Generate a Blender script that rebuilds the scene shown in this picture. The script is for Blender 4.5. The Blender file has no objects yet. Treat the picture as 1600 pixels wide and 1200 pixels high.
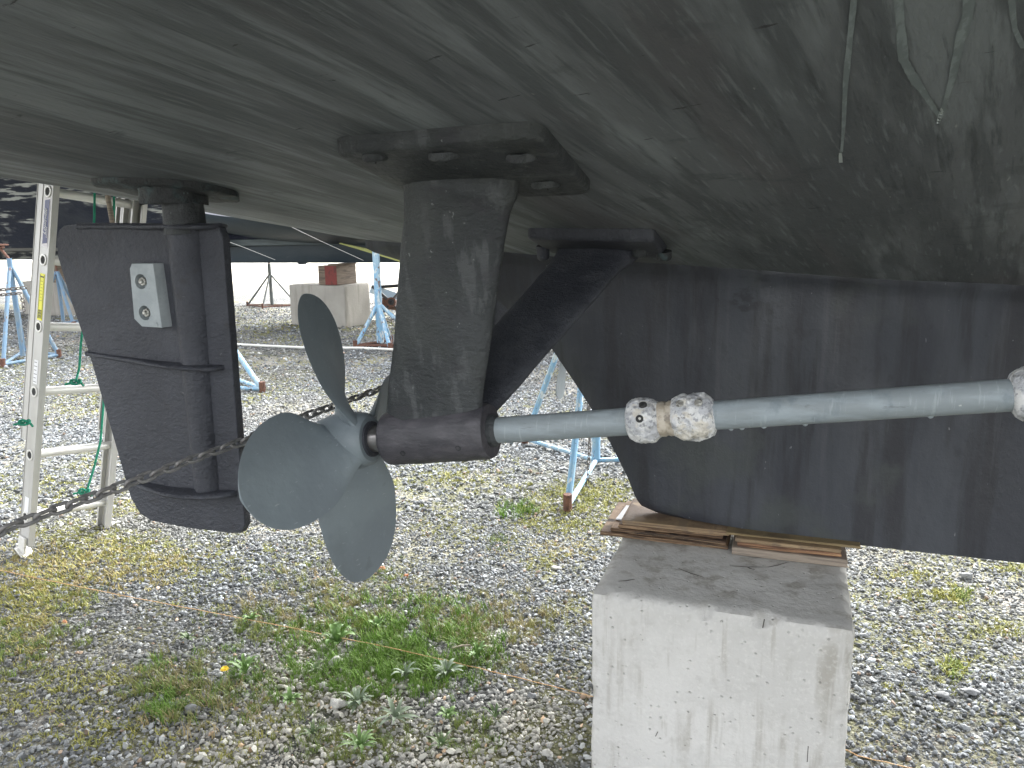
import bpy, bmesh, math, random
import numpy as np
from mathutils import Vector, Matrix, noise as mn
random.seed(4); rng = np.random.default_rng(7)
S = bpy.context.scene; COL = S.collection
PI = math.pi

# ------------------------------------------------------------------ camera, sky, sun, exposure
F_PX, PITCH, ROLL, YAW, CH = 1200., math.radians(11.3), math.radians(1.0), math.radians(20), 1.62
fw = Vector((-math.sin(YAW)*math.cos(PITCH), math.cos(YAW)*math.cos(PITCH), -math.sin(PITCH)))
rt0 = Vector((math.cos(YAW), math.sin(YAW), 0)); up0 = rt0.cross(fw)
rt = rt0*math.cos(ROLL)-up0*math.sin(ROLL); up = up0*math.cos(ROLL)+rt0*math.sin(ROLL)
CAMP = Vector((0, 0, CH))
cd = bpy.data.cameras.new('camera'); cam = bpy.data.objects.new('camera', cd); COL.objects.link(cam)
m3 = Matrix((rt, up, -fw)).transposed()
cam.matrix_world = Matrix.Translation(CAMP) @ m3.to_4x4()
cd.sensor_width = 36; cd.lens = F_PX/1600*36; cd.clip_start = .02; cd.clip_end = 900
S.camera = cam

W = bpy.data.worlds.new('World'); S.world = W; W.use_nodes = True
wn, wl = W.node_tree.nodes, W.node_tree.links
bg = wn['Background']; sky = wn.new('ShaderNodeTexSky'); sky.sky_type = 'NISHITA'; sky.sun_disc = False
SUN_EL, SUN_AZ = math.radians(42), math.radians(12)      # azimuth: direction the light comes from, clockwise from +Y
sky.sun_elevation = SUN_EL; sky.sun_rotation = SUN_AZ
sky.air_density = 1.0; sky.dust_density = 4.0; sky.ozone_density = 1.0
bw = wn.new('ShaderNodeRGBToBW'); mxw = wn.new('ShaderNodeMix'); mxw.data_type = 'RGBA'; mxw.inputs[0].default_value = .90
wl.new(sky.outputs[0], bw.inputs[0]); wl.new(sky.outputs[0], mxw.inputs[6]); wl.new(bw.outputs[0], mxw.inputs[7])
wl.new(mxw.outputs[2], bg.inputs[0]); bg.inputs[1].default_value = .15
sd = bpy.data.lights.new('sun', 'SUN'); sd.energy = .5; sd.angle = math.radians(30); sd.color = (1, .985, .96)
so = bpy.data.objects.new('sun', sd); COL.objects.link(so)
ldir = Vector((math.sin(SUN_AZ)*math.cos(SUN_EL), math.cos(SUN_AZ)*math.cos(SUN_EL), math.sin(SUN_EL)))
so.rotation_euler = ldir.to_track_quat('Z', 'Y').to_euler(); so.location = (0, -5, 12)
S.view_settings.view_transform = 'Standard'; S.view_settings.look = 'None'
S.view_settings.exposure = 3.05; S.view_settings.gamma = 1; S.view_settings.use_curve_mapping = False
S.cycles.max_bounces = 8; S.cycles.diffuse_bounces = 5; S.cycles.glossy_bounces = 3
S.cycles.use_denoising = True

# ------------------------------------------------------------------ turning a sight line into a place in the world
def ray(px, py): return fw + rt*((px-800)/F_PX) - up*((py-600)/F_PX)
def onz(px, py, z=0.):
    d = ray(px, py); return CAMP + d*((z-CH)/d.z)
def ony(px, py, y):
    d = ray(px, py); return CAMP + d*(y/d.y)
def dep(px, py, D): return CAMP + ray(px, py)*D

# ------------------------------------------------------------------ materials
def lin(r, g, b): return tuple(((c/255)/12.92 if c/255 < .04045 else ((c/255+.055)/1.055)**2.4) for c in (r, g, b))
def MAT(name, base, layers=(), rough=.6, bumps=(), metal=0., spec=.5, roughlayers=(), inst=False, tint=None, rotz=0.):
    """layers: (kind, scale xyz, lo, hi, colour, amount[, zrange]); bumps: (kind, scale xyz, distance)"""
    m = bpy.data.materials.new(name); m.use_nodes = True
    N, L = m.node_tree.nodes, m.node_tree.links
    P = N['Principled BSDF']
    P.inputs['Metallic'].default_value = metal; P.inputs['Specular IOR Level'].default_value = spec
    P.inputs['Roughness'].default_value = rough
    tc = N.new('ShaderNodeTexCoord'); src = tc.outputs['Object']
    if rotz:
        m0 = N.new('ShaderNodeMapping'); m0.inputs['Rotation'].default_value = (0, 0, math.radians(rotz)); L.new(src, m0.inputs[0]); src = m0.outputs[0]
    def tex(kind, sc, rough_=.6, det=5, off=(0, 0, 0), dist=0.):
        mp = N.new('ShaderNodeMapping'); mp.inputs['Scale'].default_value = sc if hasattr(sc, '__len__') else (sc,)*3
        mp.inputs['Location'].default_value = off
        L.new(src, mp.inputs[0])
        if kind == 'n':
            t = N.new('ShaderNodeTexNoise'); t.inputs['Scale'].default_value = 1; t.inputs['Detail'].default_value = det
            t.inputs['Roughness'].default_value = rough_; t.inputs['Distortion'].default_value = dist; L.new(mp.outputs[0], t.inputs[0]); return t.outputs[0]
        if kind in ('v', 've'):
            t = N.new('ShaderNodeTexVoronoi'); t.inputs['Scale'].default_value = 1
            if kind == 've': t.feature = 'DISTANCE_TO_EDGE'
            L.new(mp.outputs[0], t.inputs['Vector']); return t.outputs['Distance']
        if kind == 'vc':
            t = N.new('ShaderNodeTexVoronoi'); t.inputs['Scale'].default_value = 1
            L.new(mp.outputs[0], t.inputs['Vector']); sp = N.new('ShaderNodeSeparateColor'); L.new(t.outputs['Color'], sp.inputs[0]); return sp.outputs[0]
        if kind == 'w':
            t = N.new('ShaderNodeTexWave'); t.inputs['Scale'].default_value = 1; t.inputs['Distortion'].default_value = 3; t.inputs['Detail'].default_value = 3
            L.new(mp.outputs[0], t.inputs[0]); return t.outputs[1]
        if kind in ('x', 'y', 'z'):
            s = N.new('ShaderNodeSeparateXYZ'); L.new(tc.outputs['Object'], s.inputs[0]); return s.outputs['xyz'.index(kind)]
    def rng_(sock, lo, hi):
        r = N.new('ShaderNodeMapRange'); r.interpolation_type = 'SMOOTHSTEP' if lo < hi else 'LINEAR'
        r.inputs[1].default_value = lo; r.inputs[2].default_value = hi; L.new(sock, r.inputs[0]); return r.outputs[0]
    cur = None
    if inst:                                  # per-stone / per-blade tone, from colours carried on the points
        a = N.new('ShaderNodeAttribute'); a.attribute_type = 'INSTANCER'; a.attribute_name = 'tint'; cur = a.outputs['Color']
    k = 0
    for ly in layers:
        kind, sc, lo, hi, colr, amt = ly[:6]; k += 1
        f = rng_(tex(kind, sc, off=(k*3.1, k*7.7, k*1.3)), lo, hi)
        if len(ly) > 6:                        # limited by a second mask (kind, scale, lo, hi)
            f2 = rng_(tex(ly[6][0], ly[6][1], off=(k*5.1, 1, 2)), ly[6][2], ly[6][3])
            mm = N.new('ShaderNodeMath'); mm.operation = 'MULTIPLY'; L.new(f, mm.inputs[0]); L.new(f2, mm.inputs[1]); f = mm.outputs[0]
        mm = N.new('ShaderNodeMath'); mm.operation = 'MULTIPLY'; mm.inputs[1].default_value = amt; L.new(f, mm.inputs[0])
        mx = N.new('ShaderNodeMix'); mx.data_type = 'RGBA'; L.new(mm.outputs[0], mx.inputs[0])
        if cur is None: mx.inputs[6].default_value = (*base, 1)
        else: L.new(cur, mx.inputs[6])
        mx.inputs[7].default_value = (*colr, 1); cur = mx.outputs[2]
    if cur is None: P.inputs['Base Color'].default_value = (*base, 1)
    else: L.new(cur, P.inputs['Base Color'])
    if roughlayers:
        kind, sc, lo, hi, r0, r1 = roughlayers
        f = rng_(tex(kind, sc), lo, hi); r = N.new('ShaderNodeMapRange'); r.inputs[3].default_value = r0; r.inputs[4].default_value = r1
        L.new(f, r.inputs[0]); L.new(r.outputs[0], P.inputs['Roughness'])
    prev = None
    for b in bumps:
        kind, sc, dist = b[:3]
        h = tex(kind, sc, rough_=.65, off=(2, 9, 4))
        if len(b) > 3: h = rng_(h, b[3], b[4])
        bp = N.new('ShaderNodeBump'); bp.inputs['Strength'].default_value = 1; bp.inputs['Distance'].default_value = dist
        L.new(h, bp.inputs['Height'])
        if prev: L.new(prev, bp.inputs['Normal'])
        prev = bp.outputs[0]
    if prev: L.new(prev, P.inputs['Normal'])
    return m

M = {}
M['hull'] = MAT('antifouling_paint', (0.143, 0.154, 0.162), [
    ('n', (8, 1.1, 2), .44, .60, (0.227, 0.249, 0.258), .8),
    ('n', (4.2, .6, 1.5), .48, .58, (0.088, 0.096, 0.102), .75),
    ('n', (22, 1.5, 5), .48, .60, (0.079, 0.087, 0.092), .7),
    ('n', (3.0, .55, 1), .56, .66, (0.140, 0.128, 0.134), .4),
    ('n', (1.4, 1.0, 1), .5, .66, (0.204, 0.224, 0.231), .4),
    ('n', (95, 7, 30), .55, .70, (0.255, 0.285, 0.292), .4),
    ('n', (60, 4, 12), .57, .70, (0.050, 0.057, 0.060), .6),
    ('n', (7, 9, 7), .58, .68, (0.070, 0.077, 0.084), .5, ('n', (1.1, 1.3, 1), .5, .6)),
    ('n', (75, 22, 40), .70, .76, (0.300, 0.320, 0.300), .8),
    ('n', (13, 60, 50), .68, .73, (0.034, 0.036, 0.037), .9)], rough=.62, spec=.35, rotz=13,
    bumps=[('n', (14, 3, 5), .004), ('n', (110, 30, 90), .0022)], roughlayers=('n', (5, 1.2, 2), .3, .7, .5, .75))
M['keel'] = MAT('keel_paint', (.031, .034, .043), [
    ('n', (5, 4, .8), .42, .66, (.052, .058, .069), .75),
    ('n', (11, 4, 1.1), .47, .62, (.020, .021, .026), .8),
    ('n', (28, 9, 1.5), .56, .72, (.068, .070, .080), .5),
    ('n', (5, 5, 6), .56, .60, (.017, .018, .023), .6, ('n', (1.7, 1.7, 2.2), .56, .62)),
    ('n', (3.5, 3, 3.5), .52, .66, (.050, .058, .056), .7),
    ('n', (17, 17, 13), .60, .68, (.019, .021, .026), .4, ('n', (2.2, 2, 2.2), .52, .6)),
    ('n', (70, 70, 30), .715, .75, (.22, .23, .24), .7)], rough=.6,
    bumps=[('n', (10, 5, 6), .004), ('n', (40, 40, 30), .0022), ('n', (160, 160, 160), .0006)], roughlayers=('n', (6, 4, 2), .35, .65, .45, .72))
M['rudder'] = MAT('rudder_coating', (.038, .041, .052), [
    ('n', (6, 6, 6), .4, .65, (.055, .059, .073), .8), ('n', (18, 18, 24), .58, .70, (.035, .034, .04), .7),
    ('n', (60, 60, 90), .70, .75, (.3, .3, .3), .5)], rough=.55, spec=.5,
    bumps=[('n', (75, 75, 110), .0065), ('n', (30, 30, 40), .004), ('n', (9, 9, 9), .006)])
M['strut'] = MAT('strut_coating', (.026, .030, .032), [
    ('n', (8, 8, 5), .44, .60, (.048, .053, .056), .85), ('n', (34, 34, 9), .52, .62, (.080, .086, .088), .7), ('n', (14, 14, 30), .52, .68, (.028, .028, .033), .7),
    ('n', (4, 4, 3), .5, .65, (.048, .053, .050), .6),
    ('n', (80, 80, 80), .67, .73, (.30, .32, .31), .55)], rough=.58,
    bumps=[('n', (60, 60, 110), .005), ('n', (16, 16, 20), .008), ('n', (200, 200, 200), .0012)])
M['strut_dark'] = MAT('brace_coating', (.034, .037, .047), [
    ('n', (10, 10, 10), .45, .66, (.068, .073, .085), .7), ('n', (70, 70, 70), .66, .74, (.16, .17, .19), .5)], rough=.62,
    bumps=[('n', (110, 110, 110), .004), ('n', (26, 26, 26), .005)])
M['boss'] = MAT('boss_coating', (.058, .056, .064), [
    ('n', (20, 60, 60), .42, .66, (.09, .085, .095), .8), ('n', (14, 30, 30), .5, .68, (.03, .03, .036), .7)], rough=.5,
    bumps=[('n', (40, 160, 160), .002), ('n', (20, 24, 24), .005)])
M['collar'] = MAT('corroded_bronze', (.026, .029, .031), [
    ('n', (26, 26, 26), .52, .66, (.05, .085, .09), .6), ('n', (9, 9, 9), .5, .65, (.016, .017, .018), .8),
    ('n', (60, 60, 60), .68, .74, (.22, .3, .29), .7)], rough=.65, bumps=[('n', (50, 50, 50), .008), ('n', (14, 14, 14), .012)])
M['prop'] = MAT('propeller_coating', (.165, .195, .215), [
    ('n', (7, 7, 7), .4, .66, (.195, .232, .25), .8), ('n', (3, 3, 3), .5, .66, (.14, .165, .18), .8), ('n', (11, 11, 11), .62, .70, (.12, .14, .155), .5),
    ('n', (40, 40, 40), .6, .72, (.22, .255, .27), .4), ('n', (150, 24, 150), .66, .71, (.36, .40, .41), .55)], rough=.48, spec=.45,
    bumps=[('n', (60, 60, 60), .0006), ('n', (9, 9, 9), .003)])
M['scratch'] = MAT('bare_scratch', (.42, .44, .45), [('n', (90, 90, 90), .45, .6, (.2, .22, .23), .8)], rough=.5)
M['shaft'] = MAT('shaft_coating', (.23, .262, .275), [
    ('n', (9, 40, 40), .42, .64, (.29, .335, .36), .8), ('n', (22, 16, 16), .54, .68, (.17, .205, .225), .7), ('n', (120, 14, 14), .58, .68, (.37, .41, .43), .4), ('n', (14, 60, 60), .64, .70, (.12, .13, .135), .5),
    ('n', (70, 70, 70), .69, .74, (.6, .62, .6), .6)], rough=.55, spec=.35, bumps=[('n', (50, 50, 50), .0012), ('n', (14, 20, 20), .002)])
M['steel'] = MAT('bare_steel', (.42, .40, .39), [('n', (50, 20, 20), .4, .7, (.28, .26, .25), .7)], rough=.28, metal=.9)
M['zinc'] = MAT('eroded_zinc', (.46, .47, .49), [
    ('n', (38, 38, 38), .44, .56, (.68, .68, .67), .9), ('n', (120, 120, 120), .54, .62, (.22, .23, .25), .75),
    ('n', (45, 45, 45), .62, .67, (.14, .13, .12), .75), ('n', (22, 22, 22), .56, .66, (.60, .54, .42), .55), ('v', (110, 110, 110), .22, .1, (.2, .2, .2), .6)],
    rough=.6, bumps=[('n', (70, 70, 70), .004), ('v', (60, 60, 60), .004)])
M['zinc_ring'] = MAT('stained_bronze_ring', (.38, .33, .26), [('n', (50, 50, 50), .45, .6, (.55, .5, .42), .8), ('n', (40, 40, 40), .55, .65, (.16, .14, .12), .7)], rough=.5, bumps=[('n', (80, 80, 80), .004)])
M['zinc_plate'] = MAT('painted_zinc_plate', (.30, .335, .35), [('n', (18, 18, 18), .42, .62, (.38, .415, .43), .8), ('n', (60, 60, 60), .66, .72, (.14, .16, .16), .6)], rough=.6, bumps=[('n', (50, 50, 50), .002), ('n', (15, 15, 15), .003)])
M['bolt'] = MAT('weathered_bolt', (.33, .32, .29), [('n', (120, 120, 120), .45, .6, (.6, .6, .56), .9), ('n', (100, 100, 100), .55, .65, (.08, .075, .06), .8)], rough=.4, metal=.5, bumps=[('n', (160, 160, 160), .003)])
M['dark'] = MAT('dark_recess', (.03, .03, .03), rough=.8)
M['drip'] = MAT('dried_drip', (.17, .20, .20), [('n', (60, 20, 30), .46, .6, (.26, .30, .30), .8)], rough=.5, bumps=[('n', (90, 40, 90), .001)])
M['drip_pale'] = MAT('pale_drip_end', (.42, .46, .45), rough=.6)
M['concrete'] = MAT('cast_concrete', (.52, .512, .49), [
    ('n', (2.2, 2.2, 2.2), .38, .66, (.64, .63, .605), .8),
    ('n', (17, 17, 1.1), .47, .62, (.31, .29, .25), .7, ('n', (3, 3, 2.4), .44, .56)),
    ('n', (40, 40, 2.2), .56, .68, (.30, .275, .23), .4, ('n', (4, 4, 3), .48, .6)),
    ('n', (22, 22, 22), .54, .72, (.42, .41, .385), .4),
    ('n', (90, 90, 90), .5, .7, (.66, .65, .62), .4),
    ('v', (34, 34, 34), .10, .05, (.16, .15, .135), .75, ('n', (6, 6, 6), .58, .62))], rough=.85, spec=.3,
    bumps=[('n', (60, 60, 60), .0025), ('v', (34, 34, 34), .004, .0, .16), ('n', (9, 9, 9), .006)])
M['concrete_shaded'] = MAT('shade_toned_concrete', (.30, .285, .255), [('n', (2, 2, 2), .4, .65, (.36, .345, .31), .7), ('n', (8, 8, .8), .5, .66, (.22, .205, .18), .6)], rough=.9, bumps=[('n', (20, 20, 20), .006)])  # far blocks: shade under the boats put into a darker concrete colour
M['pit'] = MAT('concrete_pit', (.10, .095, .085), rough=.95)
M['wood_dark'] = MAT('weathered_plywood', (.13, .078, .045), [
    ('n', (4, 4, 200), .46, .56, (.33, .22, .13), .9), ('n', (6, 6, 320), .52, .58, (.022, .015, .012), .95),
    ('n', (12, 3, 12), .5, .66, (.10, .06, .04), .6)], rough=.75, bumps=[('n', (5, 5, 300), .006), ('n', (60, 12, 60), .003)])
M['wood_warm'] = MAT('yellow_pine', (.25, .175, .10), [
    ('n', (4, 4, 140), .46, .56, (.12, .075, .045), .95), ('n', (5, 5, 190), .56, .64, (.40, .29, .17), .85), ('n', (30, 8, 40), .5, .62, (.17, .125, .085), .6),
    ('n', (9, 3, 9), .56, .7, (.13, .085, .05), .6)], rough=.7, bumps=[('n', (5, 5, 150), .004), ('n', (50, 12, 60), .002)])
M['wood_red'] = MAT('split_fir', (.30, .165, .09), [
    ('n', (4, 4, 150), .44, .56, (.10, .05, .032), .95), ('n', (5, 5, 190), .56, .66, (.58, .36, .18), .8)], rough=.7, bumps=[('n', (5, 5, 170), .006), ('n', (50, 12, 60), .002)])
M['wood_warm2'] = MAT('olive_board', (.22, .165, .085), [('n', (5, 5, 150), .46, .60, (.11, .08, .045), .9), ('n', (9, 9, 120), .58, .68, (.34, .26, .14), .7)], rough=.75, bumps=[('n', (5, 5, 150), .004)])
M['wood_grey'] = MAT('grey_plank', (.30, .25, .20), [
    ('n', (5, 5, 120), .45, .60, (.20, .165, .135), .9), ('n', (5, 5, 60), .58, .68, (.40, .34, .27), .7)], rough=.8, bumps=[('n', (5, 5, 130), .004)])
M['timber'] = MAT('old_timber', (.16, .125, .095), [('n', (3, 3, 30), .45, .62, (.085, .065, .05), .9), ('n', (3, 3, 60), .56, .66, (.24, .19, .14), .8)], rough=.85, bumps=[('n', (4, 4, 40), .01)])
M['red_end'] = MAT('red_painted_end', (.17, .035, .03), [('n', (12, 12, 12), .5, .66, (.07, .03, .025), .8)], rough=.8, bumps=[('n', (30, 30, 30), .004)])
M['plastic'] = MAT('pale_shim', (.55, .56, .58), [('n', (30, 30, 30), .5, .65, (.4, .4, .4), .6)], rough=.5)
M['alu'] = MAT('aluminium_rail', (.50, .495, .48), [('n', (9, 9, 1.5), .45, .66, (.42, .41, .39), .7), ('n', (30, 30, 5), .58, .7, (.34, .33, .31), .4)], rough=.42, metal=.35, bumps=[('n', (60, 60, 4), .0008)])
M['alu_rung'] = MAT('aluminium_rung', (.72, .71, .68), [('n', (20, 5, 20), .5, .68, (.52, .50, .47), .6)], rough=.4, metal=.3)
M['label_blue'] = MAT('blue_label', (.012, .022, .12), rough=.4)
M['label_white'] = MAT('white_label', (.78, .78, .80), rough=.45)
M['label_pink'] = MAT('white_label_edge', (.72, .68, .71), rough=.45)
M['label_yellow'] = MAT('yellow_label', (.80, .76, .04), rough=.45)
M['print_black'] = MAT('black_print', (.03, .03, .02), rough=.5)
M['print_olive'] = MAT('faded_print', (.42, .40, .03), rough=.5)
M['rope_green'] = MAT('green_rope', (.01, .26, .15), [('w', (160, 160, 220), .3, .7, (.02, .40, .25), .8)], rough=.7, bumps=[('w', (150, 150, 240), .002)])
M['rope_white'] = MAT('white_cord', (.70, .70, .66), rough=.7)
M['string'] = MAT('orange_string', (.50, .29, .13), [('n', (60, 60, 60), .45, .6, (.55, .40, .22), .7)], rough=.7)
M['chain'] = MAT('rusty_chain_steel', (.17, .16, .15), [('n', (40, 40, 40), .50, .64, (.22, .14, .105), .7), ('n', (70, 70, 70), .52, .62, (.36, .35, .33), .7), ('n', (9, 9, 9), .5, .62, (.25, .25, .25), .7)], rough=.62, metal=.3, bumps=[('n', (160, 160, 160), .002)])
M['chain_grey'] = MAT('dull_chain_steel', (.11, .105, .10), [('n', (50, 50, 50), .5, .6, (.18, .14, .12), .6)], rough=.55, metal=.4)
M['blue'] = MAT('blue_stand_paint', (.19, .36, .52), [('n', (9, 9, 4), .46, .58, (.28, .40, .48), .85), ('n', (22, 22, 12), .55, .61, (.58, .60, .57), .8), ('n', (16, 16, 9), .60, .64, (.13, .07, .045), .9), ('n', (60, 60, 40), .63, .68, (.08, .05, .04), .8)], rough=.55, bumps=[('n', (50, 50, 50), .002)])
M['blue_dark'] = MAT('dull_blue_stand_paint', (.13, .22, .32), [('n', (14, 14, 6), .48, .62, (.20, .25, .28), .8), ('n', (20, 20, 8), .60, .68, (.12, .065, .04), .9)], rough=.6)
M['greygreen'] = MAT('grey_stand_paint', (.11, .125, .125), [('n', (14, 14, 8), .5, .64, (.17, .165, .15), .7)], rough=.6)
M['rust'] = MAT('rust', (.13, .062, .042), [('n', (25, 25, 25), .45, .62, (.07, .036, .028), .8), ('n', (60, 60, 60), .6, .7, (.22, .12, .08), .6)], rough=.85, bumps=[('n', (70, 70, 70), .003)])
M['black'] = MAT('black_tube', (.02, .02, .022), rough=.5)
M['sky_blue'] = MAT('pale_blue_plate', (.45, .60, .75), [('n', (6, 6, 6), .5, .62, (.6, .68, .74), .8)], rough=.6)
M['far_dark'] = MAT('far_antifouling', (.018, .030, .040), [('n', (.8, .8, 3), .45, .65, (.035, .046, .055), .8), ('n', (3, 3, 10), .6, .72, (.07, .08, .085), .5)], rough=.5)
M['far_navy'] = MAT('navy_antifouling', (.014, .018, .032), [
    ('n', (1.2, 1.2, 13), .52, .60, (.42, .43, .40), .85, ('n', (.5, .5, .7), .46, .52)),
    ('n', (.7, .7, 2), .5, .66, (.035, .04, .05), .8)], rough=.5, bumps=[('n', (3, 3, 8), .02)])
M['far_band'] = MAT('grey_green_band', (.085, .105, .108), [('n', (1, 1, 9), .5, .66, (.05, .065, .07), .8)], rough=.6)
M['topside'] = MAT('pale_topside', (.55, .55, .62), rough=.35)
M['white_top'] = MAT('white_gelcoat', (.78, .78, .76), rough=.3)
M['yellow'] = MAT('yellow_stripe', (.26, .27, .075), rough=.5)
M['bluestripe'] = MAT('blue_stripe', (.02, .05, .12), rough=.5)
M['cream'] = MAT('cream_wall_paint', (.80, .76, .62), [('n', (.3, .3, 2), .5, .66, (.7, .66, .54), .6)], rough=.8)
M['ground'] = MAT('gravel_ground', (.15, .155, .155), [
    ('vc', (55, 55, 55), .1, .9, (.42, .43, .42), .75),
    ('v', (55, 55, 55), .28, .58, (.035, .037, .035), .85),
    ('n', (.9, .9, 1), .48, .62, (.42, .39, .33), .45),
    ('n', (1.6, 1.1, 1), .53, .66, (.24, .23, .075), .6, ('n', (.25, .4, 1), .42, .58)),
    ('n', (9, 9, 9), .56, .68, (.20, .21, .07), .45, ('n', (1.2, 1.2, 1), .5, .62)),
    ('n', (3, 3, 3), .42, .6, (.15, .15, .06), .7, ('n', (.02, .33, .02), .5, .56)), ('y', 1, 17, 27, (.66, .64, .58), .85), ('n', (.12, .5, 1), .5, .62, (.50, .46, .30), .5, ('y', 1, 16, 22))], rough=.9, spec=.25,  # plain 'y' layer: overexposed glare of the far ground painted as a paler colour
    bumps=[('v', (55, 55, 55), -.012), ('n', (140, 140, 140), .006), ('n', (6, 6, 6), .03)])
M['stone'] = MAT('gravel_stone', (.2, .2, .2), [('n', (1.2, 1.2, 1.2), .5, .7, (.42, .42, .40), .25), ('n', (3, 3, 3), .55, .7, (.10, .10, .10), .3)], rough=.82, spec=.35, inst=True)
M['grass'] = MAT('grass_blade', (.1, .15, .04), rough=.6, spec=.3, inst=True)
M['cobble'] = MAT('pale_cobble', (.50, .49, .45), [('n', (30, 30, 30), .45, .65, (.36, .36, .34), .7)], rough=.8, bumps=[('n', (80, 80, 80), .002)])
M['cobble_grey'] = MAT('grey_cobble', (.24, .25, .26), [('n', (30, 30, 30), .45, .65, (.34, .34, .34), .7)], rough=.8, bumps=[('n', (80, 80, 80), .002)])
M['brick'] = MAT('brick_fragment', (.42, .16, .08), [('n', (60, 60, 60), .5, .65, (.5, .26, .16), .7)], rough=.9)
M['leaf_green'] = MAT('green_leaf', (.13, .23, .06), [('n', (30, 30, 30), .45, .65, (.18, .28, .08), .7)], rough=.5)
M['leaf_silver'] = MAT('silvery_leaf', (.20, .25, .17), [('n', (40, 40, 40), .45, .65, (.12, .18, .09), .7)], rough=.6)
M['leaf_dark'] = MAT('dark_leaf', (.10, .16, .06), [('n', (40, 40, 40), .45, .65, (.16, .19, .09), .7)], rough=.5)
M['petal'] = MAT('yellow_petal', (.85, .62, .01), rough=.6)
M['stem'] = MAT('flower_stem', (.15, .2, .06), rough=.6)

# ------------------------------------------------------------------ mesh helpers
def link_mesh(name, verts, faces, mat, parent=None, smooth=35, mats=None, fmat=None):
    me = bpy.data.meshes.new(name); me.from_pydata([tuple(v) for v in verts], [], faces); me.update()
    for mm in (mats or [mat]): me.materials.append(mm)
    if fmat is not None: me.polygons.foreach_set('material_index', fmat)
    o = bpy.data.objects.new(name, me); COL.objects.link(o)
    if smooth:
        me.polygons.foreach_set('use_smooth', [True]*len(me.polygons)); me.set_sharp_from_angle(angle=math.radians(smooth))
    if parent: parent_to(o, parent)
    return o
def wloc(o):
    m = o.matrix_basis.copy()
    p = o
    while p.parent: m = p.parent.matrix_basis @ p.matrix_parent_inverse @ m if False else p.parent.matrix_basis @ p.matrix_parent_inverse @ m; p = p.parent
    return m
def parent_to(o, p):
    o.parent = p; o.matrix_parent_inverse = wloc(p).inverted()
class B:
    def __init__(s): s.v = []; s.f = []
    def add(s, vs, fs):
        n = len(s.v); s.v += [Vector(v) for v in vs]; s.f += [tuple(i+n for i in f) for f in fs]; return s
    def box(s, lo, hi, mx=None):
        x0, y0, z0 = lo; x1, y1, z1 = hi
        vs = [Vector(p) for p in [(x0, y0, z0), (x1, y0, z0), (x1, y1, z0), (x0, y1, z0), (x0, y0, z1), (x1, y0, z1), (x1, y1, z1), (x0, y1, z1)]]
        if mx: vs = [mx @ v for v in vs]
        return s.add(vs, [(0, 3, 2, 1), (4, 5, 6, 7), (0, 1, 5, 4), (1, 2, 6, 5), (2, 3, 7, 6), (3, 0, 4, 7)])
    def tube(s, pts, r, n=12, cap=True):
        pts = [Vector(p) for p in pts]; rs = r if hasattr(r, '__len__') else [r]*len(pts)
        prev = None; base = len(s.v); vs = []
        for i, p in enumerate(pts):
            t = (pts[min(i+1, len(pts)-1)]-pts[max(i-1, 0)]).normalized()
            if prev is None:
                a = Vector((0, 0, 1)) if abs(t.z) < .9 else Vector((1, 0, 0)); u = t.cross(a).normalized()
            else: u = (prev - t*prev.dot(t)).normalized()
            prev = u; w = t.cross(u)
            for k in range(n): vs.append(p + (u*math.cos(2*PI*k/n)+w*math.sin(2*PI*k/n))*rs[i])
        fs = []
        for i in range(len(pts)-1):
            for k in range(n): fs.append((i*n+k, i*n+(k+1) % n, (i+1)*n+(k+1) % n, (i+1)*n+k))
        if cap: fs += [tuple(range(n-1, -1, -1)), tuple((len(pts)-1)*n+k for k in range(n))]
        return s.add(vs, fs)
    def loft(s, rings, cap=True):
        n = len(rings[0]); vs = [v for r in rings for v in r]; fs = []
        for i in range(len(rings)-1):
            for k in range(n): fs.append((i*n+k, i*n+(k+1) % n, (i+1)*n+(k+1) % n, (i+1)*n+k))
        if cap: fs += [tuple(range(n-1, -1, -1)), tuple((len(rings)-1)*n+k for k in range(n))]
        return s.add(vs, fs)
    def warp(s, fn): s.v = [fn(v) for v in s.v]; return s
    def out(s, name, mat, parent=None, smooth=35, bevel=0, seg=2, **k):
        o = link_mesh(name, s.v, s.f, M[mat], parent, smooth, **k)
        fixn(o)
        if bevel:
            b = o.modifiers.new('bevel', 'BEVEL'); b.width = bevel; b.segments = seg; b.limit_method = 'ANGLE'; b.angle_limit = math.radians(40)
        return o
def fixn(o):
    bm = bmesh.new(); bm.from_mesh(o.data); bmesh.ops.recalc_face_normals(bm, faces=bm.faces); bm.to_mesh(o.data); bm.free()
def empty(name, loc, label=None, cat=None, group=None):
    o = bpy.data.objects.new(name, None); COL.objects.link(o); o.location = loc; o.empty_display_size = .1
    tag(o, label, cat, group); return o
def tag(o, label=None, cat=None, group=None, kind=None):
    for k, v in (('label', label), ('category', cat), ('group', group), ('kind', kind)):
        if v: o[k] = v
    return o
def nz(p, s, a): p = Vector(p); return (mn.noise(p*s)) * a
def nvec(p, s, a): return mn.noise_vector(Vector(p)*s)*a
def copy_tree(o, parent=None):
    c = o.copy(); COL.objects.link(c)
    if parent: c.parent = parent; c.matrix_parent_inverse = o.matrix_parent_inverse.copy()
    for ch in list(o.children): copy_tree(ch, c)
    return c
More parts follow.
